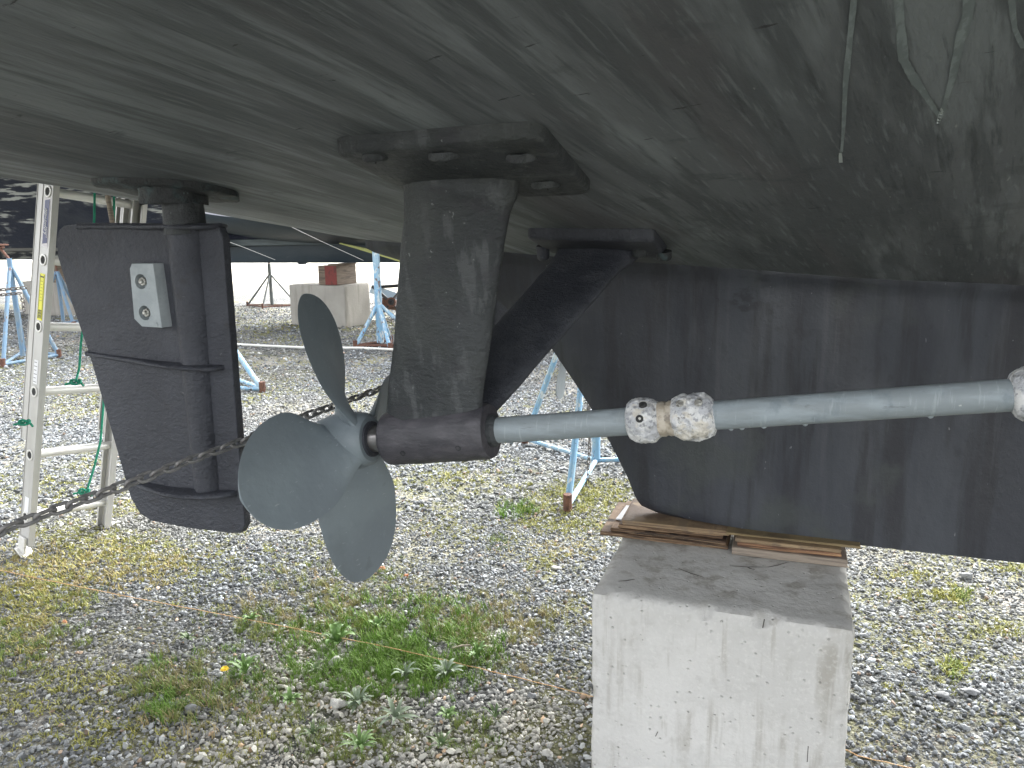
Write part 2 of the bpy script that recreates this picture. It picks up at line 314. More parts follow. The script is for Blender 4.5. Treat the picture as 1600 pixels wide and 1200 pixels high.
def roundpoly(pts, r, n=6):
    """2-D polygon with rounded corners; r may be a list"""
    out = []; L = len(pts); rs = r if hasattr(r, '__len__') else [r]*L
    for i in range(L):
        p = Vector(pts[i]); a = Vector(pts[i-1])-p; b = Vector(pts[(i+1) % L])-p
        rr = min(rs[i], a.length*.45, b.length*.45)
        if rr < 1e-4: out.append(tuple(p)); continue
        p0 = p+a.normalized()*rr; p1 = p+b.normalized()*rr
        for k in range(n+1):
            t = k/n; q = p0*(1-t)**2+p*2*t*(1-t)+p1*t*t; out.append(tuple(q))
    return out

# ------------------------------------------------------------------ the ground
def gz(x, y): return mn.noise(Vector((x*.9, y*.9, 3)))*.02 + mn.noise(Vector((x*3.1, y*3.1, 8)))*.008
def axis_vals(lo, hi, flo, fhi, fine, coarse):
    a = list(np.arange(flo, fhi, fine)); v = flo
    st = fine
    while v > lo: st *= 1.35; v -= st; a.insert(0, v)
    v = fhi; st = fine
    while v < hi: st *= 1.35; v += st; a.append(v)
    return a
xs = axis_vals(-260, 260, -9, 4, .07, 1); ys = axis_vals(-260, 400, 0, 12, .07, 1)
gv = [(x, y, gz(x, y) if -40 < x < 30 and -20 < y < 50 else 0) for y in ys for x in xs]
nx = len(xs); gf = [(j*nx+i, j*nx+i+1, (j+1)*nx+i+1, (j+1)*nx+i) for j in range(len(ys)-1) for i in range(nx-1)]
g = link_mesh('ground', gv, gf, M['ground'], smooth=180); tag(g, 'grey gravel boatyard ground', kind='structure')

# ------------------------------------------------------------------ main boat : hull form
YC = 2.48
HX = [-4.4, -3.29, -2.93, -2.49, -2.05, -1.73, -1.33, -.9, -.45, -.07, .28, .6, 2, 5, 8]
HZ = [2.15, 1.912, 1.84, 1.765, 1.70, 1.645, 1.57, 1.535, 1.505, 1.472, 1.447, 1.43, 1.38, 1.33, 1.5]
def zc(x):
    s = 0; w = 0
    for dx in (-.25, -.12, 0, .12, .25):
        s += float(np.interp(x+dx, HX, HZ)); w += 1
    return s/w
def dr(x): return min(.55, max(.10, .205+.075*(x+.6)))
def hz(x, y):
    d = abs(y-YC)
    return zc(x)+dr(x)*(math.sqrt(d*d+.0025)-.03)
def hullhit(px, py):
    d = ray(px, py); t = .3
    while t < 9:
        p = CAMP+d*t
        if p.z > hz(p.x, p.y): return p
        t += .004
def halfbeam(x):
    if x < 2: return 2.03-.006*(x+1)**2
    return max(.02, 1.98*(1-((x-2)/6.2)**2.2))

boat = empty('motor_yacht', (-.1, YC, .66), 'large dark-bottomed twin-screw yacht propped over the near concrete block', 'boat')

def build_hull():
    X = list(np.arange(-4.4, -3, .12))+list(np.arange(-3, 1.4, .04))+list(np.arange(1.4, 8.15, .15))
    T = [0, .006, .014, .024, .036, .05]+list(np.linspace(.07, 1, 50))
    T = [-t for t in T[:0:-1]]+T
    V = []; Fc = []; n = len(T)
    rows = []
    for x in X:
        row = []
        hb = halfbeam(x)
        ztop = 3.0 + max(0, x)*.08
        for t in T:
            y = YC+t*hb; z = hz(x, y)
            z += (mn.noise(Vector((x*1.3, y*1.3, 1)))*.010 + mn.noise(Vector((x*5, y*2.2, 5)))*.0022)
            row.append(Vector((x, y, z)))
        zc0 = row[0].z; zc1 = row[-1].z
        side0 = [Vector((x, YC-hb*(1+.05*k/6), zc0+(ztop-zc0)*k/6)) for k in range(6, 0, -1)]
        side1 = [Vector((x, YC+hb*(1+.05*k/6), zc1+(ztop-zc1)*k/6)) for k in range(1, 7)]
        rows.append(side0+row+side1)
    return X, rows
X, rows = build_hull()
hb_ = B(); n = len(rows[0])
vs = [v for r in rows for v in r]; fs = []
fm = []
for i in range(len(rows)-1):
    for k in range(n-1):
        fs.append((i*n+k, i*n+k+1, (i+1)*n+k+1, (i+1)*n+k)); fm.append(0 if 4 <= k <= n-6 else 1)
    fs.append((i*n+n-1, i*n, (i+1)*n, (i+1)*n+n-1)); fm.append(1)          # deck
fs.append(tuple(range(n))); fm.append(0); fs.append(tuple((len(rows)-1)*n+k for k in range(n-1, -1, -1))); fm.append(1)
hull = link_mesh('hull', vs, fs, None, boat, 40, mats=[M['hull'], M['white_top']], fmat=fm); fixn(hull)

# keel
kp = [ony(*q, 2.42) for q in [(1022, 808), (1002, 802), (990, 788), (975, 750), (952, 705), (930, 662), (892, 602), (850, 540), (820, 514), (788, 488), (767, 468)]]
kz = [p.z for p in kp]; kx = [p.x for p in kp]
kz += [1.47, 1.56]; kx += [-1.12, -1.45]
def keel_aft(z): return float(np.interp(z, kz, kx))
def keel_bottom(x): return float(np.interp(x, [-.42, -.2, .1, .7, 8], [.682, .672, .668, .668, .672]))
kv = []; kf = []
NZ = 56; NXK = 150
for side in (-1, 1):
    base = len(kv)
    for j in range(NZ+1):
        for i in range(NXK+1):
            u = i/NXK
            x1 = 7.2
            # height param
            tz = j/NZ
            zz = .682+(1.60-.682)*tz
            xa = keel_aft(zz); x = xa+(x1-xa)*(u**2.2)
            zb = keel_bottom(x); zt = hz(x, YC)+.035
            z = zb+(zt-zb)*tz if x > -.3 else None
            if z is None:
                w = min(1, max(0, (x+1.2)/.9)); z = min(zz, zt)
            else:
                k = min(1, (x+.3)/.5); z = min(zz, zt)*(1-k)+z*k
            th = .012+.058*(1-math.exp(-(x-xa)/.12)) + .02*math.exp(-max(0, hz(x, YC)-z)/.015)*min(1, (x-xa)/.1)
            th += mn.noise(Vector((x*1.6, z*2.2, side*3)))*.006*min(1, (x-xa)/.2)+mn.noise(Vector((x*6, z*5, side*7)))*.0015
            kv.append(Vector((x, YC+side*th, z)))
    for j in range(NZ):
        for i in range(NXK):
            a = base+j*(NXK+1)+i; q = (a, a+1, a+NXK+2, a+NXK+1); kf.append(q if side < 0 else q[::-1])
off = (NZ+1)*(NXK+1)
for i in range(NXK): kf.append((i, off+i, off+i+1, i+1))
for j in range(NZ): a = j*(NXK+1); kf.append((a, a+NXK+1, off+a+NXK+1, off+a))
keel = link_mesh('keel', kv, kf, M['keel'], boat, 60); fixn(keel)

# shaft line
SA = dep(767, 673, 1.6); SB = dep(1572, 617, 1.27); SDIR = (SB-SA).normalized(); SDIR.y = 0; SDIR.normalize()
SY = 1.44; SA.y = SY
def sp(x): return Vector((x, SY, SA.z+(x-SA.x)*SDIR.z/SDIR.x))
def mir(flag): return (lambda v: Vector((v.x, 2*2.37-v.y, v.z))) if flag else (lambda v: v)
def frame(p, d):
    """matrix with local X along d, Z up-ish"""
    x = d.normalized(); y = Vector((0, 0, 1)).cross(x).normalized(); z = x.cross(y)
    return Matrix.Translation(p) @ Matrix((x, y, z)).transposed().to_4x4()
def lathe(prof, mx, n=28, disp=None):
    """prof: (x along axis, radius)"""
    b = B(); rings = []
    for (a, r) in prof:
        ring = []
        for k in range(n):
            t = 2*PI*k/n; rr = r
            if disp: rr = r+disp(a, t, r)
            ring.append(mx @ Vector((a, math.cos(t)*rr, math.sin(t)*rr)))
        rings.append(ring)
    return b.loft(rings)

def running_gear(flag):
    mr = mir(flag)
    # shaft
    ax = sp(-.86); bx = sp(1.5 if not flag else 1.5)
    sh = B().tube([ax+(bx-ax)*(k/40) for k in range(41)], .0272, 24).warp(mr).out('propeller_shaft', 'shaft', boat, 50)
    sl = B().tube([sp(-.865), sp(-.80)], .0285, 24).warp(mr).out('bare_shaft_end', 'steel', sh, 50)
    seal = B()
    mx = frame(sp(-.575), SDIR)
    lathe([(0, .027), (0, .0345), (.012, .034), (.020, .0275)], mx).warp(mr).out('sealing_ring', 'strut', sh)
    # strut: boss, legs, plates
    st = empty('shaft_strut', mr(sp(-.69))); parent_to(st, boat)
    mx = frame(sp(-.815), SDIR); Lb = .245
    def dsp(a, t, r): return mn.noise(Vector((a*30, math.cos(t)*2, math.sin(t)*2)))*.0014 if r > .05 else 0
    boss = lathe([(0, .034), (-.001, .036), (-.001, .052), (.004, .057), (.012, .0595)]+[(a, .0600) for a in np.linspace(.03, Lb-.02, 12)]+[(Lb-.008, .0592), (Lb, .056), (Lb+.001, .036), (Lb, .03)], mx, 40, dsp).warp(mr).out('strut_boss', 'boss', st, 50)
    if not flag:
        for q in [(631, 706), (718, 697)]:
            p = ony(*q, 1.39); v = (p-sp(p.x)); v.x = 0; v = v.normalized()
            c = sp(p.x)+v*.0605
            m2 = Matrix.Translation(c) @ v.to_track_quat('Z', 'Y').to_matrix().to_4x4()
            bb = B(); rings = [[m2 @ Vector((math.cos(2*PI*k/14)*r, math.sin(2*PI*k/14)*r, h)) for k in range(14)] for (r, h) in [(.0062, -.004), (.0062, .0004), (.0042, .0006), (.0036, -.002), (.001, -.002)]]
            bb.loft(rings).out('set_screw', 'collar', boss, 40)
    def leg(b0, b1, c0, c1, t0, t1, mat, chord_dir, flare_top=.35):
        bb = B(); rings = []; axis = (b1-b0)
        cdir = (chord_dir-axis.normalized()*chord_dir.dot(axis.normalized())).normalized(); tdir = axis.normalized().cross(cdir)
        N = 60
        for i in range(N+1):
            u = i/N; c = b0.lerp(b1, u); ch = c0+(c1-c0)*u; th = t0+(t1-t0)*u
            d_top = (1-u)*axis.length; fl = math.exp(-max(0, d_top-.045)/.022)*flare_top; ch *= 1+fl*.24; th *= 1+fl*1.8
            d_bot = u*axis.length; fb = math.exp(-d_bot/.03); th *= 1+fb*.5
            ring = []
            for k in range(28):
                t = 2*PI*k/28; cx = math.cos(t); sx = math.sin(t)
                px_ = math.copysign(abs(cx)**.75, cx)*ch/2; py_ = math.copysign(abs(sx)**.85, sx)*th/2
                v = c+cdir*px_+tdir*py_
                v += nvec(v, 9, .0025)+nvec(v, 26, .0012)
                ring.append(mr(v))
            rings.append(ring)
        return bb.loft(rings).out('strut_leg', mat, st, 60)
    XD = Vector((1, 0, 0))
    tl = ony(637, 300, 1.385); tr = ony(797, 300, 1.385); top = (tl+tr)/2; wtop = (tr-tl).length
    bl = ony(607, 655, 1.43); br = ony(746, 640, 1.43); bot = (bl+br)/2; bot.z = sp(bot.x).z+.03; wbot = (br-bl).length*1.0
    dirn = (top-bot).normalized(); ttop = top+dirn*((hz(top.x, top.y)+.012-top.z)/dirn.z)
    leg(bot, ttop, wbot, wtop*1.02, .042, .048, 'strut', XD)
    i0 = sp(-.672)+Vector((0, .02, .03)); i1 = ony(930, 398, 2.06); d2 = (i1-i0).normalized()
    i1 = i1+d2*.04
    l2 = leg(i0, i1, .165, .205, .04, .042, 'strut_dark', XD, .5)
    # mounting plates
    def plate(x0, x1, y0, y1, th, rad, mat, name='mounting_plate'):
        pts = roundpoly([(x0, y0), (x1, y0), (x1, y1), (x0, y1)], rad)
        cx = (x0+x1)/2; cy = (y0+y1)/2; rings = []
        for (off_, ins) in [(-.03, 0), (th*.72, 0), (th*.92, .004), (th, .010), (th, .05)]:
            ring = []
            for (x, y) in pts:
                s = 1-ins/max(.05, math.hypot(x-cx, y-cy)); X_, Y_ = cx+(x-cx)*s, cy+(y-cy)*s
                v = Vector((X_, Y_, hz(X_, Y_)-off_)); v += nvec(v, 10, .0022)+nvec(v, 45, .0015)
                ring.append(mr(v))
            rings.append(ring)
        return B().loft(rings).out(name, mat, st, 50)
    a = hullhit(530, 207); b = hullhit(852, 207); c = hullhit(912, 275)
    y0, y1 = (a.y+b.y)/2-.015, c.y+.04
    p1 = plate(a.x-.034, b.x+.010, y0, y1, .025, .035, 'strut')
    def bolthead(par, px, py, yy, r=.026, h=.008, mat='strut', slot=True):
        p = hullhit(px, py); p = Vector((p.x, p.y, 0))
        m2 = Matrix.Translation((p.x, p.y, hz(p.x, p.y)-yy)) @ Matrix.Rotation(math.atan(dr(p.x)), 4, 'X')
        rings = [[m2 @ (Vector((math.cos(2*PI*k/20)*r_, math.sin(2*PI*k/20)*r_, -h_))) for k in range(20)] for (r_, h_) in [(r, -.01), (r, h*.4), (r*.9, h*.85), (r*.7, h), (r*.1, h*1.1)]]
        bb = B().loft([[mr(v+nvec(v, 60, .0015)) for v in rg] for rg in rings]); o = bb.out('bolt_head', mat, par, 45)
        if slot:
            s = B().box((-.0013, -r*.5, -h-.0025), (.0013, r*.5, -h-.0005), Matrix(m2) @ Matrix.Rotation(.5, 4, 'Z')); s.warp(mr).out('slot', 'dark', o, 0)
        return o
    if not flag:
        for (px, py) in [(694, 238), (815, 240), (853, 284), (585, 240)]: bolthead(p1, px, py-18, .0255, .027 if px != 585 else .022, .0055)
    a = hullhit(822, 358); b = hullhit(1008, 364)
    p2 = plate(a.x+.01, b.x+.03, a.y-.03, a.y+.19, .03, .02, 'strut_dark')
    if not flag:
        o = bolthead(p2, 848, 372, .03, .018, .03, 'strut_dark', False)
        for (px, py) in [(1000, 374), (1038, 380)]: bolthead(p2, px, py, .03, .02, .014, 'collar', False)
    # shaft zincs
    def zincball(pxc, pyc, w, rad, seed, name='shaft_anode', flat=0.):
        c = dep(pxc, pyc, 1); t = SY/ray(pxc, pyc).y; c = sp((CAMP+ray(pxc, pyc)*t).x)
        m2 = frame(c, SDIR)
        prof = [(-w/2*1.0, .026), (-w/2*.97, rad*.55), (-w/2*.82, rad*.80), (-w/2*.55, rad*.95)]+[(w/2*q, rad*(1-.06*abs(q)**2)) for q in np.linspace(-.35, .35, 6)]+[(w/2*.55, rad*.95), (w/2*.82, rad*.80), (w/2*.97, rad*.55), (w/2, .026)]
        pr2 = []
        for i in range(len(prof)-1):
            for q in (0, .5): pr2.append((prof[i][0]*(1-q)+prof[i+1][0]*q, prof[i][1]*(1-q)+prof[i+1][1]*q))
        pr2.append(prof[-1])
        def d(a_, t_, r_):
            if r_ < .03: return 0
            P = Vector((a_*1.0, math.cos(t_)*r_, math.sin(t_)*r_))+Vector((seed, 0, 0))
            am = 1.0 if seed != 5 else 1.9; v = mn.noise(P*30)*.0035+(mn.noise(P*70)*.0022-abs(mn.noise(P*110))*.003)*am
            groove = abs(math.sin((t_-1.3)/1.0)); v -= .006*math.exp(-(groove/.05)**2)
            return v
        lat = lathe(pr2, m2, 48, d).warp(mr).out(name, 'zinc', sh, 60)
        return lat, m2
    z1, m1 = zincball(1007, 656, .070, .044, 1)
    z2, m2_ = zincball(1083, 650, .088, .046, 5)
    z3, m3_ = zincball(1618, 610, .075, .046, 9)
    if not flag:
        for (px, py, par) in [(1062, 629, z2), (1091, 627, z2), (1001, 655, z1), (1004, 628, z1)]:
            d = ray(px, py); t0 = (SY-.032)/d.y; P = CAMP+d*t0; ctr = sp(P.x); v = (P-ctr); v.x = 0; v = v.normalized()
            c = ctr+v*.0435; mm = Matrix.Translation(c) @ v.to_track_quat('Z', 'Y').to_matrix().to_4x4()
            bb = B().loft([[mm @ Vector((math.cos(2*PI*k/14)*r_, math.sin(2*PI*k/14)*r_, h_)) for k in range(14)] for (r_, h_) in [(.0075, -.004), (.0075, .003), (.006, .0042), (.003, .0042), (.0028, .002), (.0005, .002)]])
            bb.out('socket_screw', 'bolt' if par == z2 else 'dark', par, 40)
        mq = frame(sp(ony(1043, 653, SY).x), SDIR)
        lathe([(-.016, .026), (-.016, .0335), (-.005, .034), (0, .0315), (.005, .034), (.016, .0335), (.016, .026)], mq, 28, lambda a_, t_, r_: mn.noise(Vector((a_*60, math.cos(t_)*3, math.sin(t_)*3)))*.001).out('bronze_ring', 'zinc_ring', sh, 50)
    # small runs of dried coating under the shaft
    if not flag:
        for i, px in enumerate((1143, 1160, 1194, 1258, 1452, 800, 870)):
            x = ony(px, 660, SY).x; c = sp(x)+Vector((0, -.006, -.0262))
            B().loft([[c+Vector((math.cos(2*PI*k/8)*r_*1.6, math.sin(2*PI*k/8)*r_, -h_)) for k in range(8)] for (r_, h_) in [(.0035, -.003), (.003, .001), (.0018, .003), (.0004, .004)]]).out('dried_drop', 'shaft', sh, 60)
    # propeller
    pr = empty('propeller', mr(sp(-.90))); parent_to(pr, boat)
    mp = frame(sp(-.915), SDIR)
    lathe([(-.125, .012), (-.12, .032), (-.10, .040), (-.075, .050), (-.04, .060), (0, .065), (.030, .063), (.050, .058), (.058, .050), (.058, .034), (.054, .030)], mp, 36).warp(mr).out('hub', 'prop', pr, 45)
    lathe([(.0565, .029), (.0565, .040), (.063, .039), (.064, .0295)], mp, 28).warp(mr).out('hub_collar', 'strut_dark', pr, 45)
    R = .337; A0 = PROP_ROT if not flag else PROP_ROT2
    for k in range(4):
        phi0 = A0+k*PI/2
        NR, NS = 30, 20
        grid = [[], []]
        for i in range(NR+1):
            u = math.sin(i/NR*PI/2); r = .045+(R-.045)*u
            q = (r-.045)/(R-.045)
            cw = .062*(1-q)**2 + .245*math.sqrt(max(0, 1-((q-.56)/.445)**2))*(1 if q > .12 else 1) if abs(q-.56) < .445 else .062*(1-q)**2
            # outline: wide ear, narrow root
            e_ = min(1, q/.5); cw = .238*(.60+.40*e_*e_*(3-2*e_))*math.sqrt(max(0, 1-max(0, (q-.45)/.55)**3.1))
            if q > .9999: cw = .012
            pitch = math.atan2(.37, 2*PI*max(r, .055)); skew = .06*q*q*R-.006
            th = .04*(1-q)**3+.0045
            for s_i, sgn in ((0, 1), (1, -1)):
                row = []
                for j in range(NS+1):
                    s = -1+2*j/NS
                    tt = th/2*math.sqrt(max(0, 1-s*s))*sgn
                    arc = s*cw/2*math.cos(pitch)+HAND*0+skew
                    axl = s*cw/2*math.sin(pitch)
                    ang = phi0+HAND*arc/max(r, .06)*1.0
                    # thickness direction ~ normal to the pitch surface
                    axl2 = axl+tt*math.cos(pitch); ang2 = ang-HAND*tt*math.sin(pitch)/max(r, .06)
                    cup = .055*cw*s*s*q
                    v = mp @ Vector((axl2+cup-.03*q, math.sin(ang2)*r, math.cos(ang2)*r))
                    row.append(mr(v))
                grid[s_i].append(row)
        vs = [v for gset in grid for row in gset for v in row]; fs = []
        W_ = NS+1; OFF = (NR+1)*W_
        for gi in (0, 1):
            for i in range(NR):
                for j in range(NS):
                    a_ = gi*OFF+i*W_+j; q_ = (a_, a_+1, a_+W_+1, a_+W_); fs.append(q_ if gi == 0 else q_[::-1])
        for i in range(NR):
            for j in (0, NS):
                a_ = i*W_+j; fs.append((a_, a_+W_, a_+W_+OFF, a_+OFF))
        for j in range(NS): fs.append((NR*W_+j, NR*W_+j+1, NR*W_+j+1+OFF, NR*W_+j+OFF))
        bl_ = B().add(vs, fs).out('blade', 'prop', pr, 50)
        if not flag and k == NEARB:
            for (px0, py0, px1, py1) in [(467, 727, 480, 748), (480, 748, 485, 757), (497, 728, 502, 736), (522, 713, 528, 722)]:
                pass
    # rudder
    rudder(mr, flag)

HAND = -1; PROP_ROT = math.radians(-1.5); PROP_ROT2 = math.radians(45); NEARB = 1
def rudder(mr, flag):
    rd = empty('rudder', mr(Vector((-1.32, SY, 1.3)))); parent_to(rd, boat)
    pix = [(100, 352), (128, 348), (330, 349), (342, 356), (348, 372), (353, 440), (365, 600), (373, 700), (381, 800), (382, 822), (376, 833), (362, 833), (300, 826), (236, 814), (218, 802), (204, 778), (170, 660), (140, 556), (108, 462), (90, 400), (88, 375), (92, 360)]
    P2 = [ony(*q, SY-.012) for q in pix]; P2 = [(p.x, p.z) for p in P2]
    def plate_sec(y0, y1, ins):
        cx = sum(p[0] for p in P2)/len(P2); cz = sum(p[1] for p in P2)/len(P2); out = []
        for (x, z) in P2:
            d = Vector((cx-x, cz-z)).normalized()*ins; out.append((x+d.x, z+d.y))
        return out
    # plate as grid-filled outline for displacement
    bm = bmesh.new(); rings = []
    for (y, ins) in [(-.012, .002), (-.0105, 0), (.0105, 0), (.012, .002)]:
        rings.append([bm.verts.new((x, SY+y, z)) for (x, z) in plate_sec(0, 0, ins)])
    n_ = len(P2)
    for i in range(3):
        for k in range(n_): bm.faces.new((rings[i][k], rings[i][(k+1) % n_], rings[i+1][(k+1) % n_], rings[i+1][k]))
    f0 = bm.faces.new(rings[0][::-1]); f1 = bm.faces.new(rings[3])
    bmesh.ops.recalc_face_normals(bm, faces=bm.faces)
    for v in bm.verts: v.co = mr(v.co)
    me = bpy.data.meshes.new('blade_plate'); bm.to_mesh(me); bm.free(); me.materials.append(M['rudder'])
    o = bpy.data.objects.new('blade_plate', me); COL.objects.link(o); parent_to(o, rd)
    b = o.modifiers.new('bevel', 'BEVEL'); b.width = .003; b.segments = 2; b.limit_method = 'ANGLE'; b.angle_limit = math.radians(50)
    fixn(o)
    # stock bulge fairing on both faces, soft skirt aft, crisp shoulder forward
    cz0 = ony(274, 352, SY-.03); cz1 = ony(315, 776, SY-.03)
    rings = []
    for i in range(40):
        u = i/39; c = cz0.lerp(cz1, u); c.y = SY; w = .046-.010*u; h = .040-.008*u
        prof = []
        for k in range(25):
            a_ = k/24; dx = -w*1.75+(w*1.75+w*1.08)*a_
            if dx < 0: yy = h*math.exp(-(abs(dx)/(w*.86))**2.3)
            else: yy = h*math.sqrt(max(0, 1-(dx/(w*1.08))**2.4))
            prof.append((dx, max(.0095, yy+.006*(1-a_))))
        ring = [c+Vector((dx, -yy, 0)) for dx, yy in prof]+[c+Vector((dx, yy, 0)) for dx, yy in prof[::-1]]
        rings.append([mr(v+nvec(v, 12, .0022)) for v in ring])
    B().loft(rings).out('stock_fairing', 'rudder', rd, 60)
    # ribs
    def rib(pa, pb, h, out_, sag=0, name='rib'):
        rings = []
        for i in range(31):
            u = i/30; q = (pa[0]*(1-u)+pb[0]*u, pa[1]*(1-u)+pb[1]*u+sag*math.sin(PI*u)); c = ony(*q, SY-.02); c.y = SY
            o_ = out_*(.36+.64*math.exp(-((q[0]-300)/75)**2))*min(1, (1-u)/.05+.2)
            ring = []
            for k in range(16):
                t = 2*PI*k/16; cx, sx = math.cos(t), math.sin(t)
                v = c+Vector((0, math.copysign(abs(cx)**.6, cx)*o_, math.copysign(abs(sx)**.6, sx)*h/2)); v += nvec(v, 25, .002)
                ring.append(mr(v))
            rings.append(ring)
        return B().loft(rings).out(name, 'rudder', rd, 60)
    rib((118, 354), (334, 354), .013, .052, 0, 'top_rib')
    rib((132, 553), (348, 575), .013, .056, 4)
    rib((206, 755), (368, 772), .015, .062, 5)
    # stock above, collar and hull flange
    s0 = Vector((cz0.x, SY, cz0.z)); tp = Vector((cz0.x-.004, SY, hz(cz0.x, SY)))
    B().tube([s0-Vector((0, 0, .02)), s0+Vector((0, 0, .035)), tp], [.047, .045, .044], 30).warp(mr).out('rudder_stock', 'strut', rd, 50)
    hcol = tp.z
    rings = []
    for (r, z) in [(.046, s0.z+.050), (.068, s0.z+.048), (.070, s0.z+.058), (.070, s0.z+.075), (.074, hcol), (.05, hcol+.03)]:
        ring = []
        for k in range(44):
            t = 2*PI*k/44; v = Vector((tp.x-.022+math.cos(t)*r*1.05, SY+math.sin(t)*r, z)); v += nvec(v, 30, .006)+nvec(v, 70, .003)
            ring.append(mr(v))
        rings.append(ring)
    B().loft(rings).out('packing_collar', 'collar', rd, 60)
    rings = []
    cxp, cyp = tp.x-.06, SY+.02
    for (s, off_) in [(1.0, -.02), (1.0, .009), (.97, .012), (.62, .015), (.4, .018)]:
        ring = []
        for k in range(60):
            t = 2*PI*k/60
            cc, ss = math.cos(t), math.sin(t)
            x = cxp+math.copysign(abs(cc)**.8, cc)*.17*s; y = cyp+math.copysign(abs(ss)**.8, ss)*.115*s
            v = Vector((x, y, hz(x, y)-off_)); v += nvec(v, 22, .006)
            ring.append(mr(v))
        rings.append(ring)
    B().loft(rings).out('hull_flange', 'collar', rd, 60)
    # zinc plate anode with two bolt recesses
    if not flag:
        yf = SY-.012-.026
        o2 = [ony(*q, yf) for q in [(206, 412), (239, 412), (253, 512), (222, 510), (210, 498), (203, 420)]]
        o2 = [(p.x, p.z) for p in o2]
        holes = [ony(220, 440, yf), ony(226, 489, yf)]; rh = .0175
        bm = bmesh.new()
        ov = [bm.verts.new((x, yf, z)) for x, z in o2]; es = [bm.edges.new((ov[i], ov[(i+1) % len(ov)])) for i in range(len(ov))]
        hr = []
        for h in holes:
            hv = [bm.verts.new((h.x+math.cos(2*PI*k/24)*rh, yf, h.z+math.sin(2*PI*k/24)*rh)) for k in range(24)]; hr.append(hv)
            es += [bm.edges.new((hv[i], hv[(i+1) % 24])) for i in range(24)]
        bmesh.ops.triangle_fill(bm, use_beauty=True, edges=es)
        back = [bm.verts.new((x+(0.006 if x > -1.43 else -.004)*1, SY-.011, z)) for x, z in o2]
        for i in range(len(ov)): bm.faces.new((ov[i], ov[(i+1) % len(ov)], back[(i+1) % len(ov)], back[i]))
        for hi, hv in enumerate(hr):
            h = holes[hi]
            bot = [bm.verts.new((h.x+math.cos(2*PI*k/24)*rh*.82, yf+.017, h.z+math.sin(2*PI*k/24)*rh*.82)) for k in range(24)]
            for i in range(24): bm.faces.new((hv[i], hv[(i+1) % 24], bot[(i+1) % 24], bot[i]))
            bm.faces.new(bot)
        bmesh.ops.recalc_face_normals(bm, faces=bm.faces)
        me = bpy.data.meshes.new('rudder_anode'); bm.to_mesh(me); bm.free(); me.materials.append(M['zinc_plate'])
        an = bpy.data.objects.new('rudder_anode', me); COL.objects.link(an); parent_to(an, rd)
        for h in holes:
            bb = B(); c = Vector((h.x, yf, h.z))
            mm = Matrix.Translation(c) @ Matrix.Rotation(PI/2, 4, 'X')
            bb.loft([[mm @ Vector((math.cos(2*PI*k/6+.3)*r_, math.sin(2*PI*k/6+.3)*r_, h_)) for k in range(6)] for (r_, h_) in [(.0105, -.016), (.0105, -.004), (.009, -.003), (.005, -.003)]])
            bb.loft([[mm @ Vector((math.cos(2*PI*k/12)*r_, math.sin(2*PI*k/12)*r_, h_)) for k in range(12)] for (r_, h_) in [(.005, -.006), (.005, .002), (.004, .003), (.001, .003)]])
            bb.out('nut', 'bolt', rd, 35)
running_gear(False); running_gear(True)

# dried drips on the hull skin: thin ribbons that follow the hull
def drip(pts, widths, mat, name='dried_drip'):
    P = []
    for i in range(len(pts)-1):
        for k in range(10):
            u = k/10; P.append((pts[i][0]*(1-u)+pts[i+1][0]*u, pts[i][1]*(1-u)+pts[i+1][1]*u, widths[i]*(1-u)+widths[i+1]*u))
    P.append((*pts[-1], widths[-1]))
    vs = []; fs = []
    for i, (a, b, w) in enumerate(P):
        w *= .95+.08*math.sin(i*.5)
        h = hullhit(a, b)
        for s_ in (-1, -.4, .4, 1):
            x = h.x+s_*w/2; y = h.y; vs.append(Vector((x, y, 0)))
    for v in vs:
        v.z = hz(v.x, v.y)+(mn.noise(Vector((v.x*1.3, v.y*1.3, 1)))*.010 + mn.noise(Vector((v.x*5, v.y*2.2, 5)))*.0022)-.0016
    for i in range(len(P)-1):
        for k in range(3): fs.append((i*4+k, i*4+k+1, i*4+k+5, i*4+k+4))
    return link_mesh(name, vs, fs, M[mat], hull, 180)
drip([(1402, -30), (1408, 40), (1412, 90), (1432, 125), (1468, 178)], [.008, .010, .012, .012, .006], 'drip')
drip([(1518, -30), (1512, 20), (1500, 60), (1488, 120), (1470, 180)], [.011, .012, .011, .008, .006], 'drip')
drip([(1473, 165), (1468, 182), (1466, 190)], [.004, .006, .004], 'drip_pale')
drip([(1336, -20), (1328, 60), (1321, 130), (1318, 200), (1315, 235)], [.006, .007, .007, .005, .004], 'drip')
drip([(1313, 236), (1314, 252)], [.004, .007], 'drip_pale')
drip([(1580, -20), (1586, 40), (1600, 70)], [.006, .006, .006], 'drip')

